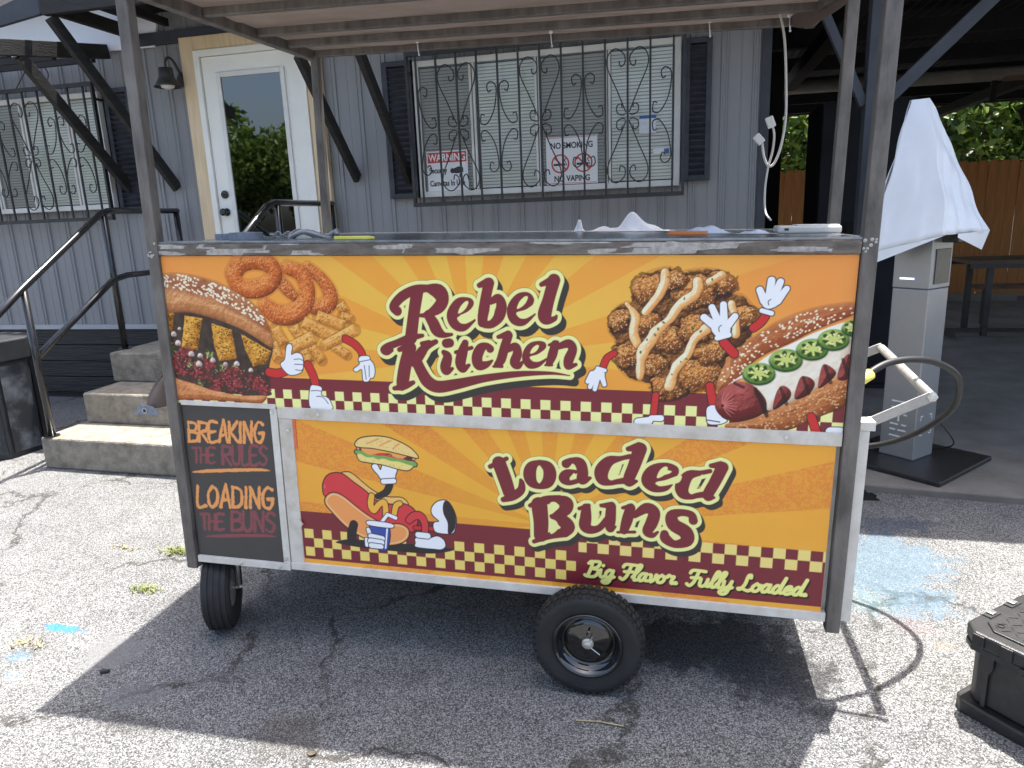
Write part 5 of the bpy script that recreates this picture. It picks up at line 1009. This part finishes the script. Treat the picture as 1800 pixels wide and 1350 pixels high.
csolo('marker', MB().box(-.065,.07,-.010,.010,0,.012).prism([(.07,-.010),(.085,-.004),(.085,.004),(.07,.010)],0.001,.010), M['yellow'], -.875,.10,'flat yellow marker lying on the counter edge','marker', bevel=.003)
def crumple(n, sx, sy, h, seed, peaks):
    r2 = np.random.default_rng(seed); ph = r2.uniform(0,6.28,(6,2)); 
    def f(i,j):
        x = (i-.5)*2; y = (j-.5)*2; e = max(0,1-(x*x+y*y)**1.2)
        z = sum(a*math.exp(-((x-px)**2/sw+(y-py)**2/.4)) for (px,py,a,sw) in peaks)
        z += .10*math.sin(x*7+ph[0,0])*math.sin(y*5+ph[0,1])+.07*math.sin(x*13+y*4+ph[1,0]); return (x*sx*(1+.08*math.sin(y*6)),y*sy,max(.0015,z*h*e))
    return MB().grid(f,n,n)
csolo('white_cloth', crumple(30,.19,.11,.085,3,((.0,0,1.0,.05),(.45,.1,.5,.06),(-.6,0,.35,.05))), M['cloth'], .04,1.12,'crumpled white cloth heaped at the back of the counter','cloth', True)
csolo('white_cloth', crumple(16,.030,.03,.06,9,((0,0,1,.3),)), M['cloth'], -.20,1.15,'tiny white rag beside the crumpled cloth','cloth', True)
csolo('plastic_pouch', crumple(24,.115,.06,.035,5,((.45,0,.9,.15),(-.3,0,.5,.3))), M['paper'], .33,.50,'clear plastic pouch with orange label on the counter','pouch', True)
csolo('orange_card', MB().prism([(-.07,-.03),(.06,-.04),(.07,.02),(-.06,.03)],0,.012), M['orange'], .285,.40,'orange card lying against the clear pouch','card', bevel=.002)
csolo('crumpled_wrapper', crumple(16,.07,.05,.018,15,((.2,0,.8,.2),(-.5,.1,.6,.1))), M['paper'], .52,.42,'thin crumpled wrapper by the ivory box on the counter','wrapper', True)
dv = onc('ivory_box', 'flat ivory device box on the counter by the right post', 'device', .72,.50)
dv.matrix_world = lm(.70,.50); dv['_local'] = 1
part('case', MB().box(-.105,.105,-.07,.07,.0,.026), M['device'], dv, bevel=.007); part('dark_port', MB().box(-.085,-.070,-.0712,-.069,.010,.018), M['black_ink'], dv); part('lid', MB().box(-.04,.10,-.055,.06,.0262,.030), M['white_vinyl'], dv, bevel=.002)
# white extension cord hanging from the canopy
hx = MB(); yb = 3.56
cdr = [(.395,yb,2.44),(.42,yb,2.33),(.435,yb,2.15),(.44,yb,2.0),(.425,yb,1.88),(.40,yb,1.81),(.375,yb,1.80),(.355,yb,1.84),(.345,yb,1.90)]
ec = thing('extension_cord', (.40,yb,2.44), 'white extension cord with two plugs hanging from the canopy', 'cord')
part('cord', MB().tube(crv(cdr,6),.0055,8).tube(crv([(.375,yb,1.80),(.39,yb,1.86),(.395,yb,1.93),(.385,yb,1.975)],5),.005,8).tube(crv([(.375,yb,1.80),(.365,yb,1.7),(.37,yb,1.6),(.385,yb-.1,1.56)],5),.0045,8), M['white_cord'], ec, True)
part('plug', MB().beam((.345,yb,1.90),(.315,yb,1.935),.026,.034), M['white_vinyl'], ec, bevel=.004); part('plug', MB().beam((.385,yb,1.965),(.368,yb,2.01),.026,.034), M['white_vinyl'], ec, bevel=.004)
# rubber hose loop
hp = [(.555,2.43,1.055),(.66,2.50,1.105),(.80,2.58,1.10),(.93,2.70,1.03),(.985,2.80,.93),(.985,2.88,.84),(.92,2.98,.73),(.82,3.05,.655),(.70,3.10,.62),(.56,3.12,.62)]
hs = thing('hose', (.56,2.43,1.055), 'black rubber hose looping from the cart beside its handle', 'hose')
part('hose_line', MB().tube(crv(hp,8),.0115,12), M['hose'], hs, True); part('yellow_sleeve', MB().tube([(.548,2.425,1.052),(.575,2.443,1.064),(.602,2.461,1.077)],.0185,12), M['yellow'], hs, True)
# loose tarp corner behind the left post
tp = thing('tarp_corner', cw(-1.63,.05,1.05), 'brown tarp corner with a grey eyelet patch hanging by the left post', 'tarp')
LB = crv([(-1.640,1.075),(-1.712,1.015),(-1.758,.955),(-1.772,.915),(-1.772,.900)],6)
def tf(i,j):
    q = LB[int(round(j*(len(LB)-1)))]; ur = -1.612; vr = 1.06-.15*j+.012*math.sin(j*9)
    return (q[0]+(ur-q[0])*i, .055+.014*math.sin(i*8+j*3)+.01*i, q[1]+(vr-q[1])*i)
tq = part('canvas_corner', MB(CW).grid(tf,12,24), M['canvas'], tp, True); sm = tq.modifiers.new('thickness','SOLIDIFY'); sm.thickness = .003
part('eyelet_patch', MB(CW).prism([(-1.810,.880),(-1.775,.924),(-1.720,.912),(-1.690,.884),(-1.750,.880)],.030,.034,'y'), M['sand'], tp)
part('eyelet', MB(CW).lathe([(.012,0),(.012,.002),(.007,.003),(.007,0)],20,(-1.757,.029,.897),(0,-1,0),caps=False), M['handle_alu'], tp); part('eyelet_hole', MB(CW).lathe([(.007,0),(.007,.001)],16,(-1.757,.0295,.897),(0,-1,0)), M['black_ink'], tp)

# ------------------------------------------------------------------ check-in kiosk
kk = thing('kiosk', (1.385,4.70,.045), 'silver self-service kiosk under a white plastic cover', 'kiosk')
KM = Matrix.Translation((1.385,4.70,.045)) @ Matrix.Rotation(R_(45),4,'Z')   # local: -x face looks to the left, -y face looks to the right
h = .108
part('base_plate', MB(Matrix.Translation((1.40,4.66,.0))@Matrix.Rotation(R_(-41),4,'Z')).box(-.33,.33,-.34,.34,.046,.075), M['plastic_box'], kk, bevel=.006)
part('column', MB(KM).box(-h,h,-h,h,.03,1.07), M['silver'], kk, bevel=.006)
part('head', MB(KM).prism([(-h-.002,1.072),(h+.002,1.072),(h+.002,1.40),(-h-.002,1.40)],-h-.002,h+.002,'y'), M['silver'], kk, bevel=.006)
part('reader_screen', MB(KM).box(-.07,.085,-h-.008,-h-.003,1.10,1.30), M['screen'], kk, bevel=.002)
part('printer_slot', MB(KM).box(-.02,.16,-h-.09,-h-.003,1.335,1.385), M['screen'], kk, bevel=.004)
part('light_bar', MB(KM).box(-h-.0045,-h-.0025,-.02,.065,1.125,1.135), M['led'], kk)
lg = MB(KM)
for (z,a,b) in ((.16,-.05,.05),(.20,-.05,.0),(.20,.015,.05),(.235,-.05,-.02),(.235,.0,.05),(.30,-.05,-.03),(.30,.03,.05),(.34,-.01,.05),(.38,-.05,.05)): lg.box(-h-.0022,-h-.0004,a,b,z,z+.009)
lg.box(-h-.0022,-h-.0004,-.005,.005,.26,.29); tag(part('logo_strips', lg, M['white_ink'], kk), None, kind='stuff')
lb = MB(KM)
for sx in (-1,1):
    for z in (.18,.30): lb.box(min(sx*.06,sx*.035),max(sx*.06,sx*.035),-h-.0022,-h-.0004,z,z+.004).box(sx*.06-.002,sx*.06+.002,-h-.0022,-h-.0004,z-(.025 if z > .2 else -.0045),z+(.0285 if z < .2 else -.0005))
tag(part('corner_marks', lb, M['white_ink'], kk), None, kind='stuff')
part('power_cable', MB().tube(crv([(1.52,4.74,.33),(1.60,4.70,.24),(1.66,4.72,.14),(1.60,4.78,.085),(1.52,4.80,.08)],6),.004,6), M['hose'], kk, True)
cvr = thing('plastic_cover', (1.385,4.70,1.45), 'white plastic sheet cover draped over the kiosk screen', 'cover')
def cov(i,j):
    # tapering bag: rectangular hoop at the bottom, narrow flat top
    t = i*4; k = int(t)%4; f = t-int(t)
    bot = [(1.05,4.57),(1.40,4.40),(1.68,4.60),(1.32,4.96)]; top = [(1.225,4.62),(1.31,4.57),(1.395,4.64),(1.29,4.74)]
    B0,B1 = np.array(bot[k]),np.array(bot[(k+1)%4]); T0,T1 = np.array(top[k]),np.array(top[(k+1)%4])
    b = B0+(B1-B0)*f; tt = T0+(T1-T0)*f; zt = 2.165-(.13*f if k == 1 else 0)-(.13*(1-f) if k == 2 else 0)
    e = j; p = b+(tt-b)*e; wv = (.005*math.sin(i*46+j*6)+.004*math.sin(i*91-j*9))*(1-j)+.005*math.sin(i*17+j*14)
    zb = (1.33+.10*f,1.43+.01*f,1.44,1.44-.11*f)[k]
    return (p[0]+wv,p[1]-wv,zb+(zt-zb)*j)
cm_ = MB().grid(cov,64,22); n0 = 22*65; cm_.f.append(tuple(n0+i for i in range(64)))
cc = part('drape', cm_, M['cover'], cvr, True); cc.data.set_sharp_from_angle(angle=R_(14)); sm = cc.modifiers.new('thickness','SOLIDIFY'); sm.thickness = .002
hm = MB().grid(lambda i,j: (1.05+.35*i, 4.57-.17*i-.004, 1.332+.10*i-j*.075*(1-i)), 20, 6)
part('hem', hm, M['cover'], cvr, True)
hm = MB().grid(lambda i,j: (1.47+.212*i-.03*j*i, 4.438+.162*i-.003, 1.434+.006*i-j*(.02+.085*i)), 14, 6)
part('hem', hm, M['cover'], cvr, True)
# dark speaker behind the right post
sk_ = thing('speaker', (1.16,5.25,.05), 'narrow black box speaker on a stand behind the kiosk', 'speaker')
part('cabinet', MB().box(1.06,1.20,5.2,5.36,1.12,1.50), M['pav_black'], sk_, bevel=.01); part('stand', MB().tube([(1.13,5.28,.05),(1.13,5.28,1.12)],.03,10).lathe([(.14,0),(.14,.02)],20,(1.13,5.28,.046)), M['pav_black'], sk_)

# ------------------------------------------------------------------ tool box on the ground
e1 = Vector((.66,-.751,0)); e2 = Vector((.751,.66,0))
BM = Matrix(((e1.x,e2.x,0,.895),(e1.y,e2.y,0,2.29),(0,0,1,0),(0,0,0,1)))
tb = thing('storage_tote', (1.2,2.25,0), 'black ribbed plastic storage tote with metal lid clips on asphalt', 'tote')
Lx, Ly = .62, .40
def cham(x0,x1,y0,y1,c): return [(x0+c,y0),(x1-c,y0),(x1,y0+c),(x1,y1-c),(x1-c,y1),(x0+c,y1),(x0,y1-c),(x0,y0+c)]
part('foot_rim', MB(BM).prism(cham(-.012,Lx,-.012,Ly,.03),.0,.045), M['plastic_box'], tb, bevel=.006)
part('tub', MB(BM).prism(cham(.014,Lx-.03,.014,Ly-.03,.03),.046,.232), M['plastic_box'], tb, bevel=.010)
for i in range(4):
    x = .075+i*.15; part('rib', MB(BM).prism([(x-.018,.232),(x+.018,.232),(x+.018,.19),(x+.007,.165),(x+.007,.05),(x-.007,.05),(x-.007,.165),(x-.018,.19)],.003,.0135,'y'), M['plastic_box'], tb, bevel=.002)
for i in range(2):
    y = .12+i*.16; part('rib', MB(BM).prism([(y-.018,.232),(y+.018,.232),(y+.007,.165),(y+.007,.05),(y-.007,.05),(y-.007,.165)],.003,.0135,'x'), M['plastic_box'], tb, bevel=.002)
part('upper_flange', MB(BM).prism(cham(-.008,Lx-.008,-.008,Ly-.008,.035),.2325,.252), M['plastic_box'], tb, bevel=.003)
ld = part('lid', MB(BM).prism(cham(-.012,Lx-.004,-.012,Ly-.004,.045),.2525,.300), M['plastic_box'], tb, bevel=.008)
part('lid_panel', MB(BM).prism(cham(.028,Lx-.04,.030,Ly-.04,.04),.3005,.306), M['plastic_box'], ld, bevel=.003)
tr_ = MB(BM)
for i in range(17):
    for j in range(9):
        x,y = .06+i*.030,.06+j*.032
        if x > Lx-.07 or y > Ly-.07: continue
        s_ = 1 if (i+j)%2 else -1; tr_.prism([(x-.009,y-.009*s_-.002),(x-.007,y-.009*s_-.003),(x+.009,y+.009*s_),(x+.007,y+.009*s_+.003)] if s_ > 0 else [(x-.009,y+.009),(x-.007,y+.006),(x+.009,y-.009),(x+.007,y-.006)],.3062,.3078)
part('tread_plate', tr_, M['plastic_box'], ld)
for i in range(7):
    x = .05+i*.082; part('lid_lug', MB(BM).box(x-.018,x+.018,-.018,-.0125,.256,.297), M['plastic_box'], ld, bevel=.003)
for y in (.13,.25):
    part('lid_notch', MB(BM).box(-.006,.022,y-.028,y+.028,.3005,.304), M['black_ink'], ld); part('clip', MB(BM).box(-.004,.018,y-.012,y+.012,.3045,.311), M['zinc'], ld, bevel=.002)
for i in range(2):
    x = .20+i*.24; part('latch', MB(BM).box(x-.028,x+.028,-.020,-.009,.185,.252).box(x-.020,x+.020,-.024,-.0205,.195,.235), M['plastic_box'], tb, bevel=.003)
part('lid_boss', MB(BM).lathe([(.011,0),(.011,.003),(.009,.003),(.009,0)],16,(.066,.075,.306),caps=False), M['plastic_box'], ld)

# ------------------------------------------------------------------ weeds and litter on the asphalt
def tuft(x, y, n, r, hgt, mat, label, seed):
    r2 = random.Random(seed); m = MB()
    for _ in range(n):
        a = r2.uniform(0,6.28); d = r2.uniform(0,r)**1; b = (d*math.cos(a)*1.7, d*math.sin(a)*.7, 0); l = r2.uniform(.5,1)*hgt; da = r2.uniform(0,6.28); lean = r2.uniform(.4,1.3)*l
        t = (b[0]+math.cos(da)*lean,b[1]+math.sin(da)*lean,l*.7); wv = .0022
        nx,ny = -math.sin(da)*wv,math.cos(da)*wv; md = ((b[0]+t[0])/2,(b[1]+t[1])/2,l*.6)
        m.add([(b[0]-nx,b[1]-ny,0.0005),(b[0]+nx,b[1]+ny,0.0005),(md[0]+nx,md[1]+ny,md[2]),(md[0]-nx,md[1]-ny,md[2]),t],[(0,1,2,3),(3,2,4)])
    o = link('grass_tuft', m.mesh('grass_tuft'), mat); o.location = (x,y,0); return tag(o,label,'grass tuft','weeds in the asphalt')
tuft(-2.50,2.88,170,.075,.035,M['grass'],'green grass tuft in the asphalt beside the left cart post',1)
tuft(-2.40,2.51,120,.055,.028,M['grass'],'small green weed in asphalt near the swivel wheel',2)
tuft(-2.58,2.05,60,.06,.020,M['drygrass'],'dry straw-coloured weed beside the blue paint mark',3)
tuft(-2.84,2.87,50,.06,.018,M['drygrass'],'sparse dry weed in a crack by the concrete steps',4)
solo('dark_pebble', MB().prism([(-2.118,1.934),(-2.105,1.928),(-2.082,1.942),(-2.085,1.952),(-2.112,1.946)],.0005,.014), M['stone'], (-2.1,1.94,0), 'dark stone chip at the edge of the cart shadow', 'stone', bevel=.003)
solo('dry_leaf', MB().grid(lambda i,j: (-1.125+.035*i,1.70+.02*(j-.5)*math.sin(i*3.14)+.0,.003+.012*i*abs(j-.5)),8,4), M['bark'], (-1.11,1.70,0), 'small curled brown leaf on the shaded asphalt', 'leaf', smooth=True)
solo('twig', MB().tube([(-.315,2.0,.004),(-.24,2.005,.006),(-.16,2.0,.004)],.0022,6), M['drygrass'], (-.24,2.0,0), 'pale thin twig on asphalt in front of big wheel', 'twig')
solo('black_rag', crumple(14,.07,.06,.05,22,((0,0,.8,.3),)), M['pav_black'], (0,0,0), 'small black rag lying by the pavilion kerb', 'rag', smooth=True).location = (1.02,4.12,0)
